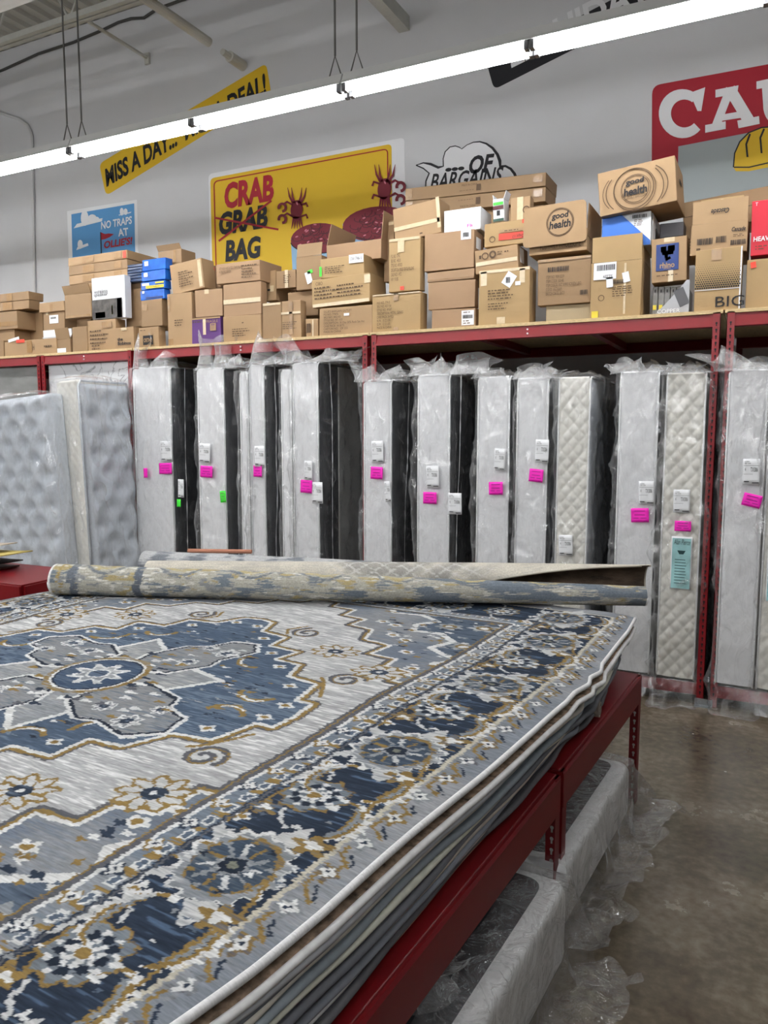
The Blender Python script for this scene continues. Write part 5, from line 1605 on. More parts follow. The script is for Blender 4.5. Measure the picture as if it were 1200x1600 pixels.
# corner spandrels outside a stepped line
quarter = [(0.965, 0.0), (0.965, 0.44), (0.91, 0.44), (0.91, 0.57), (0.80, 0.59), (0.79, 0.69), (0.67, 0.70), (0.68, 0.84), (0.55, 0.86), (0.50, 1.0), (0.38, 1.02), (0.38, 1.14), (0.25, 1.16), (0.23, 1.29), (0.10, 1.30), (0.07, 1.40), (0.0, 1.41)]
octo = [(x, y) for x, y in quarter] + [(-x, y) for x, y in quarter[::-1][1:]] + [(-x, -y) for x, y in quarter[1:]] + [(x, -y) for x, y in quarter[::-1][1:-1]]
ins_o = inside(octo)(WP, WQ)
sp_col = mix(np.broadcast_to(np.array(lin(142, 145, 149)), C.shape), np.broadcast_to(np.array(lin(108, 117, 130)), C.shape), np.clip(0.5 + blot * 0.9 + streak * 0.5, 0, 1))
C[~ins_o] = sp_col[~ins_o]
rs = np.random.default_rng(5)
for sx in (-1, 1):
    for sy in (-1, 1):
        cloud_ = [(sx * x, sy * y) for x, y in [(0.99, 0.63), (0.93, 0.72), (0.985, 0.80), (0.89, 0.86), (0.83, 0.90), (0.87, 1.02), (0.78, 1.10), (0.66, 1.08), (0.62, 1.18), (0.68, 1.28), (0.56, 1.36), (0.42, 1.34), (0.36, 1.42)]]
        fpoly(cloud_ + [(sx * 1.0, sy * 1.42)], MID, 0.9, NAVY)
        stroke(cloud_, 0.028, WHT)
        for fx, fy, r in [(0.93, 0.98, 0.05), (0.76, 1.22, 0.055), (0.9, 1.27, 0.06), (0.60, 1.40, 0.04)]:
            ellipse(sx * fx, sy * fy, r, r * 0.9, GRYB, 1.0, LITE, 0.4, 0.18, 7)
            ellipse(sx * fx, sy * fy, r * 0.62, r * 0.55, GOLD, 0.8, DGR)
            ellipse(sx * fx, sy * fy, r * 0.34, r * 0.3, WHT)
        for fx, fy in [(0.90, 0.62), (0.78, 0.80), (0.62, 0.98), (0.47, 1.15), (0.95, 0.54), (0.70, 0.94), (0.55, 1.12)]:
            ellipse(sx * fx, sy * fy, 0.03, 0.022, WHT, 0, None, 0.2, 0.25, 5)
            ellipse(sx * fx, sy * fy, 0.016, 0.012, GOLD)
        for k in range(190):
            x, y = rs.uniform(0.3, 0.98), rs.uniform(0.6, 1.42)
            if not (0.97 - (y - 0.5) * 0.75 < x):
                continue
            ellipse(sx * x, sy * y, rs.uniform(0.008, 0.022), rs.uniform(0.005, 0.012), [GOLD, WHT, NAVY, GRYB][rs.integers(4)], 0, None, rs.uniform(0, 6), 0.3, 4)
bands(octo, [(-0.026, -0.012, DGR), (-0.012, 0.0, GOLD), (0.0, 0.014, WHT)])

# central stepped star
sq_ = [(0.83, 0.0), (0.82, 0.10), (0.76, 0.10), (0.73, 0.25), (0.60, 0.27), (0.55, 0.40), (0.43, 0.41), (0.44, 0.54), (0.29, 0.55), (0.27, 0.68), (0.13, 0.70), (0.08, 0.83), (0.0, 0.85)]
OFF = 0.04
star = [(x, y + OFF) for x, y in sq_] + [(-x, y + OFF) for x, y in sq_[::-1][1:]] + [(-x, -y + OFF) for x, y in sq_[1:]] + [(x, -y + OFF) for x, y in sq_[::-1][1:-1]]
fpoly(star, np.array(lin(74, 90, 110)), 1.6, np.array(lin(100, 115, 132)))
for k in range(240):
    x, y = rs.uniform(-0.7, 0.7), rs.uniform(-0.65, 0.7)
    if abs(x) / 0.8 + abs(y - 0.04) / 0.85 < 0.93:
        ellipse(x, y, rs.uniform(0.012, 0.035), rs.uniform(0.003, 0.007), [np.array(lin(56, 70, 90)), np.array(lin(112, 124, 138)), NAVY, GRYB][rs.integers(4)], 0, None, rs.uniform(0, 6), 0.4, 3)
for sx in (-1, 1):
    for sy in (-1, 1):
        for bx, by in [(0.75, 0.05), (0.66, 0.19), (0.50, 0.34), (0.36, 0.47), (0.20, 0.62), (0.06, 0.75)]:
            ellipse(sx * bx, sy * by + OFF, 0.026, 0.02, WHT, 0, None, 0.5, 0.25, 4)
            ellipse(sx * bx, sy * by + OFF, 0.013, 0.010, GOLD)
        for ax, ay, rr0, b0 in [(0.62, 0.10, 0.07, 200), (0.40, 0.36, 0.08, 160), (0.24, 0.50, 0.07, 180)]:
            a_ = [(sx * (ax + rr0 * math.cos(math.radians(b0 + d))), sy * (ay + rr0 * math.sin(math.radians(b0 + d))) + OFF) for d in range(0, 150, 15)]
            stroke(a_, 0.022, GOLD)
            stroke([(x + 0.008, y) for x, y in a_[2:8]], 0.008, WHT)
        for k in range(110):
            x, y = rs.uniform(0.05, 0.76), rs.uniform(0.05, 0.7)
            if x / 0.8 + y / 0.85 < 0.95 and x / 0.8 + y / 0.85 > 0.62:
                ellipse(sx * x, sy * y + OFF, rs.uniform(0.008, 0.022), rs.uniform(0.003, 0.008), [GOLD, NAVY2, GRYB, NAVY, WHT, NAVY][rs.integers(6)], 0, None, rs.uniform(0, 6), 0.3, 3)
bands(star, [(-0.013, 0.002, WHT), (0.002, 0.017, GOLD), (0.017, 0.024, DGR)])
for sx in (-1, 1):
    for sy in (-1, 1):
        spiral(sx * 0.78, sy * 0.335 + OFF, 0.068, sx, 0.4 * sy)
        spiral(sx * 0.30, sy * 0.80 + OFF * 0.5, 0.068, sx, 2.0 * sy)
        spiral(sx * 0.85, sy * 0.27 + OFF, 0.0, sx) if False else None
        stroke([(sx * 0.70, sy * 0.31 + OFF), (sx * 0.74, sy * 0.27 + OFF), (sx * 0.80, sy * 0.16 + OFF)], 0.014, GOLD)
        stroke([(sx * 0.24, sy * 0.72 + OFF), (sx * 0.2, sy * 0.78 + OFF), (sx * 0.24, sy * 0.86 + OFF)], 0.014, GOLD)
        flower(sx * 0.83, sy * 0.51, 0.085)
        flower(sx * 0.55, sy * 0.66, 0.082)

# grey petals round the middle
big = [(0.15, -0.16), (0.19, -0.25), (0.34, -0.27), (0.40, -0.22), (0.55, -0.20), (0.60, -0.10), (0.54, -0.02), (0.44, -0.03), (0.38, 0.02), (0.22, 0.0), (0.16, -0.06)]


def rot(poly, a, sx=1):
    c_, s_ = math.cos(a), math.sin(a)
    return [(sx * (x * c_ - y * s_), x * s_ + y * c_) for x, y in poly]


for k in range(4):                                 # pale points between the big petals
    a = [0.35, 1.92, 3.49, 5.06][k]
    pt = rot([(0.13, -0.13), (0.24, -0.15), (0.46, 0.0), (0.24, 0.15), (0.13, 0.13)], a)
    fpoly(pt, GRYB, 0.9, np.array(lin(170, 170, 168)))
    stroke(pt, 0.020, WHT, True)
for k in range(4):
    pt = rot([(x * 1.02, y + 0.12) for x, y in big], [-0.42, 1.15, 2.72, 4.29][k])
    fpoly(pt, np.array(lin(138, 140, 142)), 0.9, MID)
    stroke(scale_poly(pt, 1.05, tuple(np.mean(pt, 0))), 0.022, WHT, True)
    stroke(pt, 0.011, NAVY2, True)
    c0 = np.mean(pt, 0)
    for dx, dy, r in [(0.10, -0.04, 0.045), (-0.06, -0.06, 0.035), (0.08, 0.07, 0.03)]:
        d = rot([(dx, dy)], [-0.42, 1.15, 2.72, 4.29][k])[0]
        flower(c0[0] + d[0], c0[1] + d[1], r, 7, 0.5, GRYB, WHT, NAVY, MID)
    for j in range(14):
        d = rs.uniform(-0.17, 0.17, 2) * (1, 0.6)
        d = rot([d], [-0.42, 1.15, 2.72, 4.29][k])[0]
        ellipse(c0[0] + d[0], c0[1] + d[1], 0.02, 0.008, [GOLD, WHT, LITE][rs.integers(3)], 0, None, 0, 0.3, 3)
for k in range(44):
    a, d = rs.uniform(0, 6.28), rs.uniform(0.17, 0.30)
    ellipse(d * math.cos(a), d * math.sin(a), 0.022, 0.010, [DGR, GOLD, NAVY, WHT][rs.integers(4)], 0, None, 0, 0.3, 3)
ellipse(0, 0.01, 0.178, 0.178, GOLD, 0.7, GRYB)
ellipse(0, 0.01, 0.158, 0.158, WHT)
ellipse(0, 0.01, 0.150, 0.150, NAVY2)
ellipse(0, 0.01, 0.143, 0.143, np.array(lin(58, 76, 100)), 1.0, MID)
ellipse(0, 0.01, 0.088, 0.078, WHT, 0, None, 0, 0.25, 8)
ellipse(0, 0.01, 0.070, 0.060, GRYB, 0.8, LITE, 0, 0.2, 8)
for k in range(8):
    a = k * math.pi / 4
    ellipse(0.1 * math.cos(a), 0.01 + 0.09 * math.sin(a), 0.016, 0.009, LITE, 0, None, 0, 0.2, 4)
ellipse(0, 0.01, 0.045, 0.04, WHT)
ellipse(0, 0.01, 0.036, 0.031, np.array(lin(96, 112, 132)), 0.8, NAVY)

# borders, measured in from the rug's edge
D = np.minimum(HW - np.abs(WP), HL - np.abs(WQ))
side = (HW - np.abs(WP)) < (HL - np.abs(WQ))
ALONG = np.where(side, WQ, WP)
guard = D < 0.432
gc = mix(np.broadcast_to(np.array(lin(140, 145, 151)), C.shape), np.broadcast_to(np.array(lin(112, 122, 134)), C.shape), np.clip(0.4 + blot + streak * 0.6, 0, 1))
C[guard] = gc[guard]
m = (D > 0.415) & (D < 0.432)
C[m] = WHT
m = (D > 0.427) & (D < 0.445)
C[m] = DGR
m = (D > 0.444) & (D < 0.450)
C[m] = GOLD
sq_p = (ALONG / 0.062) % 1.0
m = (D > 0.358) & (D < 0.383) & (sq_p < 0.62)
C[m] = WHT
m = (D > 0.363) & (D < 0.378) & (sq_p > 0.10) & (sq_p < 0.52)
C[m] = MID
m = (D > 0.35) & (D < 0.388) & (sq_p > 0.66) & (streak > -0.2)
C[m] = GOLD
main = (D < 0.352) & (D > 0.075)
nc = mix(np.broadcast_to(NAVY, C.shape), np.broadcast_to(np.array(lin(80, 100, 124)), C.shape), np.clip(streak * 3.5 - 1.4 + 0.4 * blot, 0, 0.8))
nc = mix(nc, np.broadcast_to(NAVY2, C.shape), np.clip(-streak, 0, 0.5))
C[main] = nc[main]
m = (D > 0.338) & (D < 0.345)
C[m] = DGR
og = D <= 0.082
oc = mix(np.broadcast_to(np.array(lin(152, 154, 158)), C.shape), np.broadcast_to(np.array(lin(126, 132, 140)), C.shape), np.clip(0.5 + blot + streak * 0.5, 0, 1))
C[og] = oc[og]
m = (np.abs(D - 0.082) < 0.006)
C[m] = np.array(lin(192, 186, 170))


def along_border(fn, period, phase, n, depth):
    for side_ in (-1, 1):
        for k in range(-n, n + 1):
            y = phase + period * k
            if abs(y) < HL - depth * 0.6:
                fn(side_ * (HW - depth), y, side_, k)


def small_fl(x, y, s_, k):
    ellipse(x, y, 0.022, 0.020, GOLD if k % 2 else NAVY, 0, None, 0.7, 0.3, 4)
    ellipse(x, y + 0.004, 0.014, 0.016, WHT, 0, None, 0.2, 0.3, 4)
    ellipse(x, y + 0.004, 0.005, 0.005, NAVY)


along_border(small_fl, 0.098, 0.02, 20, 0.402)
along_border(lambda x, y, s_, k: (ellipse(x + s_ * 0.002, y, 0.020, 0.028, GOLD if k % 2 else GRYB, 1.2, DGR, 0.5, 0.3, 5), ellipse(x, y, 0.013, 0.016, WHT, 0, None, 0.3, 0.35, 4), ellipse(x, y, 0.005, 0.006, NAVY)), 0.118, 0.03, 17, 0.050)
along_border(lambda x, y, s_, k: (stroke([(x + s_ * 0.016, y - 0.03), (x - s_ * 0.02, y), (x - s_ * 0.018, y + 0.03)], 0.009, GOLD), stroke([(x + s_ * 0.02, y - 0.02), (x, y + 0.012)], 0.007, NAVY)), 0.118, 0.09, 17, 0.045)
CB_ = 0.215      # middle of the main border


def palmette(x, y, s_, k):
    ellipse(x, y, 0.116, 0.124, WHT, 1.4, np.array(lin(150, 154, 158)), 0.3, 0.08, 15)
    ellipse(x + 0.004 * s_, y - 0.003, 0.106, 0.114, np.array(lin(136, 141, 146)), 1.2, LITE, 0.3, 0.07, 15)
    ellipse(x + 0.003 * s_, y + 0.003, 0.089, 0.096, GOLD, 1.6, DGR, 0.5, 0.05, 11)
    ellipse(x, y, 0.082, 0.089, np.array(lin(62, 76, 92)), 1.2, np.array(lin(112, 118, 122)))
    for j in range(11):
        a = j * 0.571
        stroke([(x + 0.036 * math.cos(a), y + 0.038 * math.sin(a)), (x + 0.066 * math.cos(a + 0.12), y + 0.070 * math.sin(a + 0.12))], 0.012 if j % 2 else 0.008, [LITE, GRYB, GOLD][j % 3])
    for j in range(9):
        a = j * 0.698 + 0.3
        ellipse(x + 0.076 * math.cos(a), y + 0.082 * math.sin(a), 0.008, 0.006, [GRYB, NAVY2, GOLD][j % 3], 0, None, a, 0.3, 3)
    ellipse(x, y, 0.036, 0.032, GRYB, 0.8, LITE, 0, 0.15, 8)
    ellipse(x, y, 0.028, 0.024, NAVY2)
    ellipse(x, y, 0.012, 0.009, np.array(lin(120, 122, 110)))
    for d in (-1, 1):
        leaf_ = [(x + s_ * 0.0, y + d * 0.12), (x + s_ * 0.03, y + d * 0.165), (x + s_ * 0.055, y + d * 0.185), (x + s_ * 0.062, y + d * 0.155), (x + s_ * 0.08, y + d * 0.13), (x + s_ * 0.06, y + d * 0.10)]
        fpoly(leaf_, LITE, 0.9, GRYB)
        leaf_ = [(x - s_ * 0.095, y + d * 0.05), (x - s_ * 0.128, y + d * 0.085), (x - s_ * 0.122, y + d * 0.11), (x - s_ * 0.10, y + d * 0.095), (x - s_ * 0.08, y + d * 0.10)]
        fpoly(leaf_, LITE, 0.9, GRYB)
        stroke([(x - s_ * 0.122, y + d * 0.11), (x - s_ * 0.115, y + d * 0.17)], 0.006, LITE)
        ellipse(x - s_ * 0.105, y + d * 0.15, 0.018, 0.016, WHT, 0, None, 0.3, 0.3, 4)
        ellipse(x - s_ * 0.105, y + d * 0.15, 0.010, 0.009, GOLD)


def rosette(x, y, s_, k):
    ellipse(x, y, 0.080, 0.080, GOLD, 1.2, NAVY, 0.2, 0.10, 9)
    ellipse(x, y, 0.073, 0.072, np.array(lin(118, 126, 134)), 0.8, MID, 0.2, 0.10, 9)
    for j in range(9):
        a = j * 0.698
        ellipse(x + 0.045 * math.cos(a), y + 0.044 * math.sin(a), 0.012, 0.011, NAVY2)
        ellipse(x + 0.058 * math.cos(a + 0.35), y + 0.056 * math.sin(a + 0.35), 0.009, 0.006, WHT)
        ellipse(x + 0.032 * math.cos(a + 0.35), y + 0.032 * math.sin(a + 0.35), 0.008, 0.006, WHT)
    ellipse(x, y, 0.024, 0.022, WHT, 0, None, 0, 0.3, 6)
    ellipse(x, y, 0.016, 0.013, GOLD)
    stroke([(x - s_ * 0.02, y - 0.085), (x - s_ * 0.005, y - 0.125), (x + s_ * 0.03, y - 0.15)], 0.009, LITE)
    stroke([(x - s_ * 0.02, y + 0.085), (x - s_ * 0.03, y + 0.12), (x - s_ * 0.09, y + 0.15)], 0.009, LITE)


def crescent(x, y, s_, k, fl):
    pts = [(x + s_ * fl * (0.070 * math.cos(math.radians(a))), y + 0.085 * math.sin(math.radians(a))) for a in range(-80, 110, 10)]
    n_ = len(pts)
    for i, (a, b) in enumerate(pts):
        w = 0.013 * math.sin(math.pi * (i + 1) / (n_ + 1)) + 0.002
        if i % 2 == 0:
            ellipse(a + s_ * fl * 0.009, b, w * 1.0, w * 0.7, WHT, 0, None, i, 0.35, 3)
    stroke([(a + s_ * fl * 0.004, b) for a, b in pts], 0.006, WHT)
    stroke([(a - s_ * fl * 0.002, b) for a, b in pts[1:-1]], 0.010, GOLD)
    stroke([(a - s_ * fl * 0.015, b) for a, b in pts[4:14]], 0.013, np.array(lin(132, 138, 144)))
    stroke([(a - s_ * fl * 0.022, b) for a, b in pts[6:13]], 0.006, GOLD)
    ellipse(pts[-1][0], pts[-1][1], 0.012, 0.010, WHT)


for side_ in (-1, 1):
    x = side_ * (HW - CB_)
    for k in range(-4, 5):
        y = -0.02 + 0.62 * k
        if abs(y) > HL - 0.16:
            continue
        palmette(x + side_ * 0.0, y, side_, k)
        rosette(x - side_ * 0.03, y + 0.31, side_, k)
        crescent(x + side_ * 0.055, y + 0.235, side_, k, 1)
        crescent(x - side_ * 0.03, y - 0.215, side_, k, -1)
        crescent(x + side_ * 0.06, y + 0.42, side_, k, 1)
        stroke([(x - side_ * 0.125, y - 0.30), (x - side_ * 0.11, y - 0.20), (x - side_ * 0.06, y - 0.14)], 0.013, LITE)
        stroke([(x + side_ * 0.11, y - 0.33), (x + side_ * 0.10, y - 0.22), (x + side_ * 0.115, y - 0.10), (x + side_ * 0.09, y)], 0.009, GOLD)
        stroke([(x - side_ * 0.12, y + 0.12), (x - side_ * 0.115, y + 0.22), (x - side_ * 0.10, y + 0.33)], 0.007, GOLD)
        for dx, dy, r in [(0.09, 0.13, 0.026), (-0.09, 0.21, 0.022), (0.09, -0.13, 0.026), (0.10, 0.31, 0.02), (-0.10, -0.13, 0.018), (0.02, 0.175, 0.016), (0.04, -0.34, 0.02), (-0.11, 0.40, 0.018)]:
            if r > 0.021:
                ellipse(x + side_ * dx, y + dy, r * 1.45, r * 1.2, GOLD, 1.2, MID, dx * 40, 0.3, 5)
            ellipse(x + side_ * dx, y + dy, r * 0.75, r * 0.5, WHT, 0, None, dx * 60, 0.3, 3)
        for j in range(20):
            ellipse(x + rs.uniform(-0.125, 0.125), y + rs.uniform(-0.31, 0.31), rs.uniform(0.005, 0.012), rs.uniform(0.003, 0.006), [MID, GOLD, GRYB, MID, WHT][rs.integers(5)], 0, None, rs.uniform(0, 6), 0.3, 3)
# far and near ends of the border
for e in (-1, 1):
    y = e * (HL - CB_)
    for k in range(-2, 3):
        x = 0.56 * k
        palmette(x, y, 1, k)
        if abs(x + 0.28) < 1.1:
            rosette(x + 0.28, y, 1, k)
C *= (1 + 0.09 * streak + 0.16 * vnoise(P0 * 30, Q0 * 290, 49) + 0.05 * blot)[..., None]
C = np.clip(C * 0.80, 0.005, 0.9)

# ------------------------------------------------------------------ the pile: every rug is its own sheet
_eq = np.array([-1.84, -1.0, -0.82, -0.65, -0.34, 0.0, 0.34, 0.60, 0.72, 0.84, 0.92, 1.0, 1.09, 1.2, 1.4, 1.6, 1.75, 1.89])
_ee = np.array([1.325, 1.37, 1.395, 1.41, 1.425, 1.445, 1.462, 1.468, 1.460, 1.474, 1.455, 1.472, 1.452, 1.448, 1.44, 1.43, 1.415, 1.40])
PILE_TOP = 0.86


def top_z(p, q):
    return PILE_TOP + 0.006 * np.sin(3.1 * q + 0.8 * p) + 0.004 * np.sin(7 * q - 2 * p + 1) - 0.012 * np.clip((np.abs(p) - 1.25) / 0.15, 0, 1) ** 2


k_edge = np.interp(qv_, _eq, _ee) / HW
PX = P0 * np.where(P0 > 0, 1 + (k_edge[None, :] - 1) * (P0 / HW) ** 4, 1)
PZ = top_z(P0, Q0)
me = bpy.data.meshes.new('pile_surface')
n, mq = P0.shape
idx = np.arange(n * mq).reshape(n, mq)
quads = np.stack([idx[:-1, :-1], idx[1:, :-1], idx[1:, 1:], idx[:-1, 1:]], -1).reshape(-1, 4)
me.vertices.add(n * mq)
me.vertices.foreach_set('co', np.stack([PX, Q0, PZ - PILE_TOP], -1).astype(np.float32).ravel())
me.loops.add(len(quads) * 4)
me.loops.foreach_set('vertex_index', quads.astype(np.int32).ravel())
me.polygons.add(len(quads))
me.polygons.foreach_set('loop_start', np.arange(0, len(quads) * 4, 4, dtype=np.int32))
me.polygons.foreach_set('use_smooth', np.ones(len(quads), bool))
me.update(calc_edges=True)
ca = me.color_attributes.new('weave', 'FLOAT_COLOR', 'POINT')
ca.data.foreach_set('color', np.concatenate([C.reshape(-1, 3), np.ones((n * mq, 1))], 1).astype(np.float32).ravel())
rug = thing('area_rug', 'navy, grey and gold medallion rug spread on top of the pile', 'rug', pile_to_world(0, 0, PILE_TOP), RA, 'rugs of the pile')
obj('pile_surface', me, vcol_mat('woven_medallion_pile', fine=(40, 260, 60)), rug)
M_BIND = mat('white_serged_edge', lin(225, 225, 225), 0.8, noise=0.12, nscale=1.0, stretch=(30, 260, 30), bump=0.3, bscale=1.0)
qs = np.linspace(Q_MIN, HL, 160)
es = np.interp(qs, _eq, _ee)
MB().tube([(e, q_, top_z(np.array(HW), np.array(q_)) - PILE_TOP - 0.006) for e, q_ in zip(es, qs)], 0.0085, 8).build('serged_edge', M_BIND, rug, smooth=True)
MB().tube([(-HW, q_, top_z(np.array(HW), np.array(q_)) - PILE_TOP - 0.006) for q_ in qs[::4]], 0.0085, 8).build('serged_edge', M_BIND, rug, smooth=True)
bk = MB()
bp_ = np.zeros((40, 120, 3))
pp, qq2 = np.meshgrid(np.linspace(-HW, HW, 40), np.linspace(Q_MIN, HL, 120), indexing='ij')
kk = np.interp(qq2[0], _eq, _ee) / HW
bp_[..., 0] = pp * np.where(pp > 0, 1 + (kk[None, :] - 1) * (pp / HW) ** 4, 1)
bp_[..., 1] = qq2
bp_[..., 2] = top_z(pp, qq2) - PILE_TOP - 0.0085
bk.grid(bp_, flip=True).build('rug_backing', mat('jute_backing', lin(150, 145, 135), 0.9), rug, smooth=True)

NR = 12
EDGE_COL = [((214, 212, 208), 'brown speckled'), ((120, 122, 126), 'slate'), ((70, 76, 84), 'charcoal'), ((150, 146, 138), 'taupe'), ((96, 104, 110), 'blue-grey'), ((168, 160, 148), 'beige'), ((60, 62, 68), 'dark grey'),
            ((140, 134, 126), 'warm grey'), ((88, 92, 100), 'grey'), ((176, 170, 160), 'cream'), ((52, 52, 56), 'near-black'), ((150, 128, 112), 'brown')]
ORD = ['second', 'third', 'fourth', 'fifth', 'sixth', 'seventh', 'eighth', 'ninth', 'tenth', 'eleventh', 'twelfth', 'thirteenth']
for k in range(NR):
    f0 = (k + 1) / (NR + 1)
    rr_ = np.random.default_rng(100 + k)
    mP, mQ = 14, 150
    pp, qq2 = np.meshgrid(np.linspace(-1.36, 1.0, mP), np.linspace(-1.5, 1.80, mQ), indexing='ij')
    qline = qq2[0]
    far = np.clip((qline - 0.35) / 1.2, 0, 1)
    e_top = np.interp(qline, _eq, _ee)
    if k == 0:
        e = e_top + 0.012
    else:
        e = e_top * (1 - f0) + 1.398 * f0 + rr_.uniform(-0.010, 0.010) + 0.010 * vnoise(qline * 3.0, qline * 0 + k, 60 + k)
    e = e - 0.03 * far * (k > 0) * (0.6 + vnoise(qline * 5, qline * 0, 80 + k)) - 0.09 * np.clip((qline - 1.25) / 0.5, 0, 1) * f0
    pp = pp / 1.0
    pp = np.where(pp > 0, pp * e[None, :], pp)
    thick = 0.0125
    zt = TAB_Z + (PILE_TOP - TAB_Z - 0.014) * (1 - f0) + 0.0
    wob = (0.006 * vnoise(qline * 2.2, qline * 0 + 0.3 * k, 70) + 0.004 * vnoise(qline * 5.5, qline * 0 + 0.25 * k, 71) * (1 + 2.2 * far)) * min(1, (1 - f0) * 3) * min(1.0, f0 * 4)
    edge_w = np.clip((pp - 1.0) / 0.35, 0, 1)
    zz = zt + wob[None, :] * (0.3 + edge_w) + (top_z(pp, qq2) - PILE_TOP) * (1 - f0)
    A = np.stack([pp, qq2, zz - zt], -1)
    B = A.copy()
    B[..., 2] -= thick
    o = thing('area_rug', 'flat ' + EDGE_COL[k][1] + ' rug, ' + ORD[k] + ' from the top of the pile', 'rug', pile_to_world(0, 0, zt), RA, 'rugs of the pile')
    mbk = MB().grid(A).grid(B, flip=True)
    lo = MB()
    side_g = np.stack([B[-1], A[-1]], 0)
    mbk.grid(side_g, flip=False)
    mbk.grid(np.stack([A[:, -1], B[:, -1]], 0), flip=False)
    base_c = lin(*EDGE_COL[k][0])
    mbk.build('rug_sheet', mat('rug_weave_' + str(k), lin(150, 128, 108) if k == 0 else tuple(min(0.8, c * 1.8 + 0.02) for c in base_c), 0.9, noise=0.85 if k == 0 else 0.25, nscale=48 if k == 0 else 22, bump=0.3, bscale=150), o)
    MB().tube([(e[i], qline[i], zz[-1, i] - zt - thick / 2) for i in range(0, mQ)], 0.0085, 8).build('serged_edge', mat('serged_edge_' + str(k), tuple(min(0.85, c * 2.3 + 0.05) for c in base_c), 0.85, noise=0.1, nscale=40), o, smooth=True)

# curled corner poking out of the pile at its far right
cc = MB()
spn = [(0.004 + 0.0052 * a) for a in np.linspace(0, 7, 40)]
ang = np.linspace(0, 14, 40)
sec = [(-r * math.cos(a), r * math.sin(a)) for r, a in zip(spn, ang)]
G = np.array([[(yy, b, zz_) for (b, zz_) in sec] for yy in (0.0, 0.22)])
cc.grid(G)
o = cc.build('curled_rug_corner', mat('taupe_backing', lin(150, 142, 132), 0.9, noise=0.15, nscale=60))
o.location = pile_to_world(1.22, 1.12, TAB_Z + 0.047)
o.rotation_euler = (0, 0, RA + 0.1)
sol = o.modifiers.new('rug_thickness', 'SOLIDIFY')
sol.thickness = 0.006
tag(o, 'small curled taupe rug corner poking out of the pile above the red tabletop', 'rug')


# ------------------------------------------------------------------ rolled rugs lying across the pile
def weave_roll(name, n, m, s_m, a_m, kind):
    """colour table for a roll: s along its length (m), a round it (m)"""
    S, A_ = np.meshgrid(s_m, a_m, indexing='ij')
    st_ = vnoise(S * 14, A_ * 260, 90) + 0.6 * vnoise(S * 36, A_ * 300, 91)
    bl = vnoise(S * 9, A_ * 9, 92) + 0.6 * vnoise(S * 22, A_ * 22, 93)
    if kind == 'blue':
        K = lambda *c: np.array(lin(*c))
        c = np.broadcast_to(K(166, 163, 152), S.shape + (3,)).copy()
        fine = vnoise(S * 30, A_ * 320, 96)
        S2 = S + 0.010 * bl + 0.006 * st_

        def lay(field, thr, col):
            c[(field + 0.30 * st_ + 0.25 * fine) > thr] = col
        lay(vnoise(S * 24, A_ * 60, 94) + 0.4 * bl, 0.42, K(132, 134, 134))
        lay(vnoise(S * 16, A_ * 40, 97), 0.45, K(160, 146, 108))
        lay(vnoise(S * 30, A_ * 70, 95), 0.58, K(196, 194, 186))
        slate = np.clip((S2 - 1.35) * 0.9, 0, 0.55)
        lay(vnoise(S * 9, A_ * 22, 98) + slate, 0.52, K(106, 114, 122))
        for cs in [0.28] + [0.66 + 0.36 * k for k in range(8)]:
            d = np.hypot((S2 - cs) / 0.115, (A_ - 0.15) / 0.10)
            for lo_, hi_, col in ((0.92, 1.08, K(112, 116, 120)), (0.60, 0.80, K(172, 160, 122)), (0.34, 0.48, K(116, 116, 112)), (0.0, 0.18, K(184, 176, 150))):
                c[(d > lo_) & (d < hi_) & (fine > -0.45)] = col
        for a0_, b0_, col in ((0.105, 0.15, K(98, 104, 112)), (0.43, 0.475, K(94, 100, 108))):
            c[(S2 > a0_) & (S2 < b0_) & (st_ > -0.75)] = col
        c[((S2 > 0.04) & (S2 < 0.06)) & (fine > -0.2)] = K(150, 132, 88)
        c[S < 0.012] = K(222, 222, 220)
    elif kind == 'beige':
        c = mix(np.broadcast_to(np.array(lin(206, 200, 186)), S.shape + (3,)), np.broadcast_to(np.array(lin(168, 164, 156)), S.shape + (3,)), np.clip(0.2 + st_ * 0.7 + 0.3 * bl, 0, 1))
        g = np.clip((S - 0.9) / 0.2, 0, 1) * np.clip((1.95 - S) / 0.3, 0, 1)
        c = mix(c, np.broadcast_to(np.array(lin(140, 138, 134)), c.shape), g * np.clip(0.5 + bl * 0.8, 0, 0.8))
        lat = (np.abs(((S * 11 + A_ * 14) % 1.0) - 0.5) < 0.09) | (np.abs(((S * 11 - A_ * 14) % 1.0) - 0.5) < 0.09)
        c = mix(c, np.broadcast_to(np.array(lin(196, 194, 190)), c.shape), g * lat * (st_ > -0.5) * 0.8)
    else:
        c = mix(np.broadcast_to(np.array(lin(176, 177, 178)), S.shape + (3,)), np.broadcast_to(np.array(lin(112, 116, 122)), S.shape + (3,)), np.clip((bl + 0.5 * st_) * 2.2, 0, 1))
    return np.clip(c * (1 + 0.12 * st_[..., None]), 0.01, 0.9)


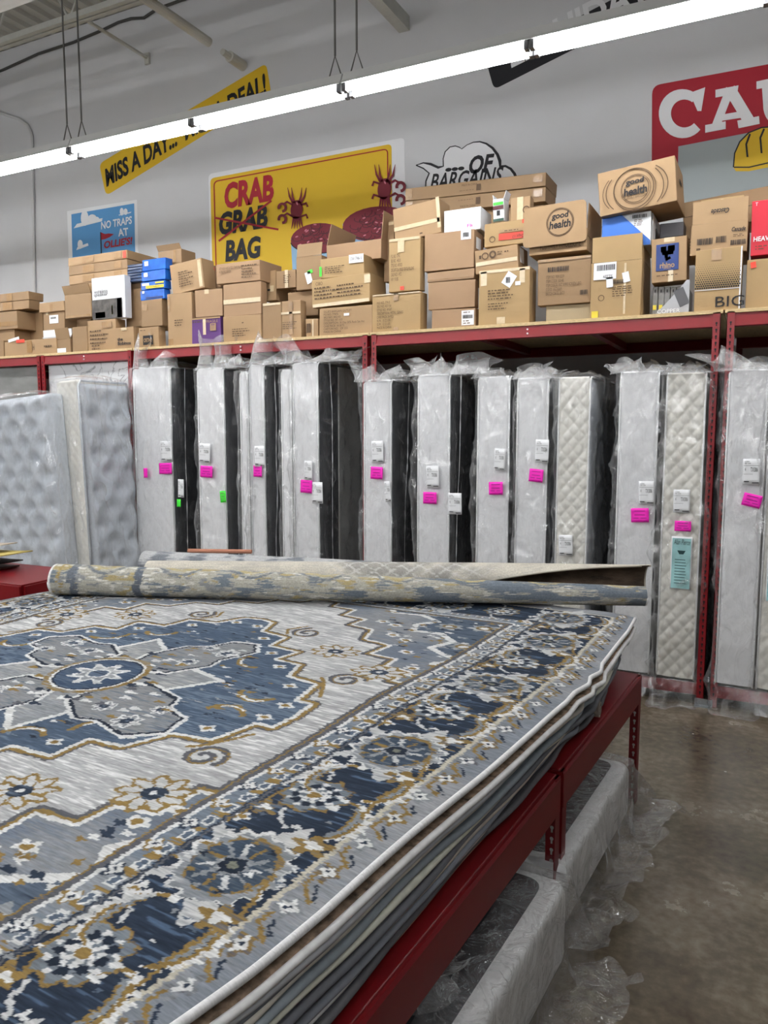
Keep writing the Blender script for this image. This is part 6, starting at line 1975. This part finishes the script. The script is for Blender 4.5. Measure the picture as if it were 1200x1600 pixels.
def rolled(name, label, pa, pb, ra, rb, kind, turns=1.0, nS=420, nA=130, bind=True, za=None, zb=None):
    """a rug rolled up along the line pa-pb (floor points), radius ra to rb, resting on the pile"""
    za = PILE_TOP if za is None else za
    zb = PILE_TOP if zb is None else zb
    a, b = np.array([pa[0], pa[1], za + ra + 0.003]), np.array([pb[0], pb[1], zb + rb + 0.003])
    ax = b - a
    Ln = np.linalg.norm(ax)
    ax /= Ln
    side_v = np.cross(ax, (0, 0, 1))
    side_v /= np.linalg.norm(side_v)
    upv = np.cross(side_v, ax)
    t_ = np.linspace(0, 1, nS)
    al = np.linspace(0, 2 * math.pi, nA)
    R = ra + (rb - ra) * t_
    Rm = R[:, None] * (1 + 0.025 * vnoise(t_[:, None] * 7 + 0 * al[None, :], al[None, :] * 0.9 + 0 * t_[:, None], 17))
    # the free end of the sheet is a small step at the back
    cen = a[None, :] + ax[None, :] * (t_ * Ln)[:, None]
    Pm = cen[:, None, :] + (side_v[None, None, :] * np.cos(al)[None, :, None] + upv[None, None, :] * np.sin(al)[None, :, None] * 0.94) * Rm[..., None]
    root = thing(name, label, 'rug', tuple(np.array([(pa[0] + pb[0]) / 2, (pa[1] + pb[1]) / 2, (za + zb) / 2])), 0, 'rolled rugs on the pile')
    Pm = Pm - np.array(root.location)
    me_ = MB().grid(Pm).mesh('rolled_sheet')
    col = weave_roll(name, nS, nA, t_ * Ln, al * (ra + rb) / 2, kind)
    at_ = me_.color_attributes.new('weave', 'FLOAT_COLOR', 'POINT')
    at_.data.foreach_set('color', np.concatenate([col.reshape(-1, 3), np.ones((nS * nA, 1))], 1).astype(np.float32).ravel())
    obj('rolled_sheet', me_, vcol_mat('rolled_weave_' + kind, fine=(120, 120, 120)), root, True)
    # spiral ends
    for e, tt in ((0, 0.0), (1, 1.0)):
        c_ = cen[0 if e == 0 else -1] - np.array(root.location)
        r_ = ra if e == 0 else rb
        sp_ = []
        for q_ in np.linspace(0, 1, 60):
            aa = -q_ * 2 * math.pi * 3.2
            rr0 = r_ * (1 - 0.85 * q_) - 0.004
            sp_.append(c_ + (side_v * math.cos(aa) + upv * math.sin(aa) * 0.94) * rr0 + ax * 0.0)
        MB().tube(sp_, 0.0062, 6).build('serged_edge', M_BIND, root, smooth=True)
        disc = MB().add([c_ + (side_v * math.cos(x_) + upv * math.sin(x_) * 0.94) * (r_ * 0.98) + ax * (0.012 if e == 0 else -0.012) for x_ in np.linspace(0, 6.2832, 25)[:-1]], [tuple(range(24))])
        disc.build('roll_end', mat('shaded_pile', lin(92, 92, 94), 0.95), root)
    return root, cen, side_v, upv, ax


p_l, p_r = on_z(78, 936, PILE_TOP)[:2], on_z(1010, 951, PILE_TOP)[:2]
perp = np.array([-(p_r - p_l)[1], (p_r - p_l)[0]])
perp /= np.linalg.norm(perp)
rolled('rolled_rug', 'thick rolled blue, grey and gold rug lying in front across the pile', p_l + perp * 0.07, p_r + perp * 0.035, 0.084, 0.050, 'blue')
# second rug: loosely rolled, its right end gapes and shows the brown inside
A2, B2 = p_l + perp * 0.30 + (p_r - p_l) * 0.135, p_r + perp * 0.17 + (p_r - p_l) * 0.018
root = thing('rolled_rug', 'pale beige rolled rug behind the front roll, gaping open at its right end', 'rug', (float((A2 + B2)[0] / 2), float((A2 + B2)[1] / 2), PILE_TOP), 0, 'rolled rugs on the pile')
nS, nA = 300, 90
t_ = np.linspace(0, 1, nS)
ln2 = np.linalg.norm(B2 - A2)
d2 = (B2 - A2) / ln2
n2 = np.array([d2[1], -d2[0]])           # towards the camera
OUT = np.zeros((nS, nA, 3))
for i, t in enumerate(t_):
    c0 = A2 + (B2 - A2) * t
    op = np.clip((t - 0.55) / 0.45, 0, 1) ** 1.2
    r = 0.078 * (1 - t) + 0.098 * t
    # section: from the lower front, round the back, over the top and down to the lip
    a_start, a_end = -0.35 * math.pi, (1.25 * (1 - op) + 0.40 * op) * math.pi
    for j, u in enumerate(np.linspace(0, 1, nA)):
        an = a_start + (a_end - a_start) * u
        y, z = -r * math.cos(an + 0.0), r * math.sin(an)
        y = -y if False else y
        fx = y
        # open part: the upper sheet flattens into a canopy reaching forward
        lipf = op * max(0.0, u - 0.45) / 0.55
        px_ = r * math.cos(an) * -1
        off = -r * math.cos(an)
        pos = c0 + n2 * (-(r * math.cos(an)) * 1.0)
        zz = PILE_TOP + r * 0.95 + z * 0.95
        zz = zz * (1 - lipf) + (PILE_TOP + 2 * r * 0.93) * lipf
        pos = pos + n2 * (lipf * 0.05)
        OUT[i, j] = (pos[0], pos[1], max(zz, PILE_TOP + 0.004))
OUT -= np.array(root.location)
me_ = MB().grid(OUT).mesh('rolled_sheet')
col = weave_roll('', nS, nA, t_ * ln2, np.linspace(0, 0.4, nA), 'beige')
at_ = me_.color_attributes.new('weave', 'FLOAT_COLOR', 'POINT')
at_.data.foreach_set('color', np.concatenate([col.reshape(-1, 3), np.ones((nS * nA, 1))], 1).astype(np.float32).ravel())
obj('rolled_sheet', me_, vcol_mat('beige_backing_weave', fine=(140, 140, 140)), root, True)
# inner pile face, 5 mm inside
nor_ = np.zeros_like(OUT)
du, dv = np.gradient(OUT, axis=0), np.gradient(OUT, axis=1)
nor_ = np.cross(du, dv)
nor_ /= np.linalg.norm(nor_, axis=2)[..., None] + 1e-9
cen = OUT.mean(1, keepdims=True)
sgn = np.sign(((cen - OUT) * nor_).sum(2))[..., None]
IN = OUT + nor_ * sgn * 0.007
MB().grid(IN, flip=True).build('inner_pile', mat('brown_abstract_pile', lin(104, 88, 74), 0.95, noise=0.75, nscale=9, stretch=(1, 1, 3), bump=0.4, bscale=150), root, smooth=True)
MB().tube(list((OUT[-1] + IN[-1]) / 2), 0.005, 6).build('serged_edge', mat('tan_serged_edge', lin(176, 168, 154), 0.85), root, smooth=True)
MB().tube(list(((OUT[:, -1] + IN[:, -1]) / 2)[::6]), 0.0045, 6).build('serged_edge', _mats['tan_serged_edge'], root, smooth=True)
# third roll at the back
A3, B3 = A2 + perp * 0.21 - (p_r - p_l) * 0.035, B2 + perp * 0.16 - (p_r - p_l) * 0.30
rolled('rolled_rug', 'grey damask rolled rug, rearmost of the rolls on the pile', A3, B3, 0.085, 0.07, 'grey', nS=240, nA=70)
f = MB().tube([(*(A3 + perp * 0.12 + (B3 - A3) * 0.12), PILE_TOP + 0.155), (*(A3 + perp * 0.12 + (B3 - A3) * 0.33), PILE_TOP + 0.16)], 0.012, 8).build('folded_rug_edge', mat('terracotta_backing', lin(176, 120, 96), 0.9))
tag(f, 'sliver of a terracotta rug edge showing behind the grey damask roll', 'rug')

# ================================================================== LOW MATTRESSES UNDER THE TABLES
M_FILM = plastic_mat('slack_poly_film', base=0.05, edge=0.26, streak=0.26, stretch=(6, 6, 6), bump=0.9)


def lying_mattress(label, q0, q1, p1, top, thick, seed, skirt_far, skirt_side):
    c = pile_to_world(p1 - 0.7, (q0 + q1) / 2, 0.0)
    t = thing('mattress', label, 'mattress', c, RA, 'mattresses lying under the tables')
    hy, hx = (q1 - q0) / 2, 0.7
    MB().box(-hx, hx, -hy, hy, top - thick, top).build('core', mat('white_border_damask', lin(238, 239, 239), 0.85, noise=0.05, nscale=60, bump=0.2, bscale=110), t, bevel=0.045, seg=5, smooth=True)
    MB().prism(rrect((-hx + 0.06, -hy + 0.06), (hx - 0.06, -hy + 0.06), (hx - 0.06, hy - 0.06), (-hx + 0.06, hy - 0.06), 0.06), (0, 0, top + 0.0005), (1, 0, 0), (0, 1, 0), (0, 0, 0.002)).build('nonslip_panel', MF_DARK, t)
    if top - thick > 0.02:
        MB().box(-hx + 0.05, hx - 0.06, -hy + 0.05, hy - 0.05, 0, top - thick).build('foundation', MF_DARK, t)
    # film: drawn over the top edge, down the side and out on the floor, also past the far end
    n, m = 150, 46
    q_ = np.linspace(-hy, hy + skirt_far, n)
    v = np.linspace(0, 1, m)
    Qg, Vg = np.meshgrid(q_, v, indexing='ij')
    drop = top + 0.0
    # profile across: 0-.3 on the top, .3-.75 down the side, the rest flares over the floor
    X = np.where(Vg < 0.3, hx - 0.14 + 0.145 * Vg / 0.3, np.where(Vg < 0.75, hx + 0.006 + 0.02 * (Vg - 0.3), hx + 0.015 + skirt_side * (Vg - 0.75) / 0.25))
    Z = np.where(Vg < 0.3, top + 0.006, np.where(Vg < 0.75, top + 0.004 - (drop - 0.03) * (Vg - 0.3) / 0.45, 0.03))
    over = np.clip((Qg - hy) / max(skirt_far, 0.01), 0, 1)
    Z = Z * (1 - 0.80 * over ** 0.8) + 0.008
    X = X - over * 0.10 * (Vg < 0.3) + over * 0.05
    wob = vnoise(Qg * 9, Vg * 3, seed) * 0.6 + vnoise(Qg * 20, Vg * 7, seed + 1) * 0.4
    side_f = np.clip((Vg - 0.3) / 0.2, 0, 1)
    X = X + np.maximum(wob, -0.15) * (0.010 + 0.045 * side_f * (0.3 + Vg)) * 1.0
    Z = Z + np.abs(vnoise(Qg * 11, Vg * 6, seed + 2)) * (0.004 + 0.055 * np.clip((Vg - 0.65) / 0.35, 0, 1) + 0.05 * over)
    Qg = Qg + 0.02 * vnoise(Qg * 7, Vg * 5, seed + 3) * side_f
    MB().grid(np.stack([X, Qg, np.maximum(Z, 0.004)], -1)).build('plastic_bag', M_FILM, t, smooth=True)
    return t


nc_ = on_z(890, 1372, 0.34)
fc_ = on_z(985, 1185, 0.31)
to_pile = lambda w: ((np.array(w[:2]) - RO) @ BV, (np.array(w[:2]) - RO) @ AV)
npq, fpq = to_pile(nc_), to_pile(fc_)
lying_mattress('plastic-wrapped white-edged mattress with dark top lying under the near red table', npq[1] - 1.95, npq[1], npq[0], 0.34, 0.27, 210, 0.10, 0.15)
lying_mattress('plastic-wrapped mattress with dark ribbed top lying under the far red table', npq[1] + 0.10, fpq[1], fpq[0] + 0.005, 0.30, 0.24, 230, 0.22, 0.12)
# crumpled bag end lying on the near mattress below the beam
w_ = on_z(640, 1520, 0.345)
P = []
o = ruffle(0.26, 0.30, 0.10, 250, 0.03).build('crumpled_film', M_BAGT, smooth=True)
o.location = (w_[0], w_[1], 0.345)
tag(o, 'crumpled clear plastic lying on the dark mattress top below the red beam', 'plastic film')

# ================================================================== SMALL RED TABLE WITH SAMPLES AT THE LEFT
LZ = 0.82
e0 = on_z(41, 912, LZ)
t = thing('display_stand', 'low red steel stand at the left edge, behind the rug pile', 'stand', (e0[0] - 0.4, e0[1] + 0.2, 0), math.radians(2), 'red steel stands')
MB().box(-0.4, 0.4, -0.25, 0.25, LZ - 0.02, LZ).build('top', M_REDD, t, bevel=0.004)
for sx in (-1, 1):
    for sy in (-1, 1):
        leg(sx * 0.4, sy * 0.25, sx, sy, LZ - 0.002).build('leg', M_REDD, t)
for sy in (-1, 1):
    MB().box(-0.395, 0.395, sy * 0.25 - 0.015, sy * 0.25 + 0.015, LZ - 0.1, LZ - 0.01).build('side_beam', M_REDD, t)
for sx in (-1, 1):
    MB().box(sx * 0.4 - 0.015, sx * 0.4 + 0.015, -0.24, 0.24, LZ - 0.1, LZ - 0.01).build('end_beam', M_REDD, t)
# stack of bendy mats overhanging on the stand
mats_ = [((70, 28, 22), 'dark brown mat, lowest of the mats on the red stand', 0.0, 0.11, 12), ((40, 34, 34), 'black-brown mat, second from the bottom on the red stand', 0.035, 0.14, 20),
         ((190, 172, 96), 'yellow printed mat with pale edge on the red stand', 0.085, 0.22, 38), ((206, 192, 178), 'pale pinkish mat, topmost on the red stand', 0.125, 0.10, 22)]
MX, MY = on_z(0, 880, LZ + 0.02)[:2]
for k, (c, lab, dz, reach, bend) in enumerate(mats_):
    e1 = on_y(reach / 0.22 * 46, 870, e0[1] + 0.1)
    u = np.linspace(0, 1, 16)
    xs = e0[0] - 1.05 + (0.40 + reach * 1.2) * u
    zs = LZ + 0.006 + dz + 0.018 * np.clip((u - 0.45) / 0.55, 0, 1) ** 2 * (1 if k > 1 else 0.3) + 0.004 * k
    A = np.array([[(x_ - e0[0], y_, z_ - LZ - dz) for y_ in np.linspace(-0.22 + 0.10 * max(0.0, (x_ - xs[0]) / (xs[-1] - xs[0]) - 0.6) * 2.5, 0.16, 6)] for x_, z_ in zip(xs, zs)])
    o = MB().grid(A).build('floor_mat', mat('mat_print_%d' % k, lin(*c), 0.75, noise=0.25, nscale=9), smooth=True)
    o.location = (e0[0], e0[1] + 0.2, LZ + dz)
    sol = o.modifiers.new('mat_thickness', 'SOLIDIFY')
    sol.thickness = 0.007
    tag(o, lab, 'mat', 'mats on the red stand')
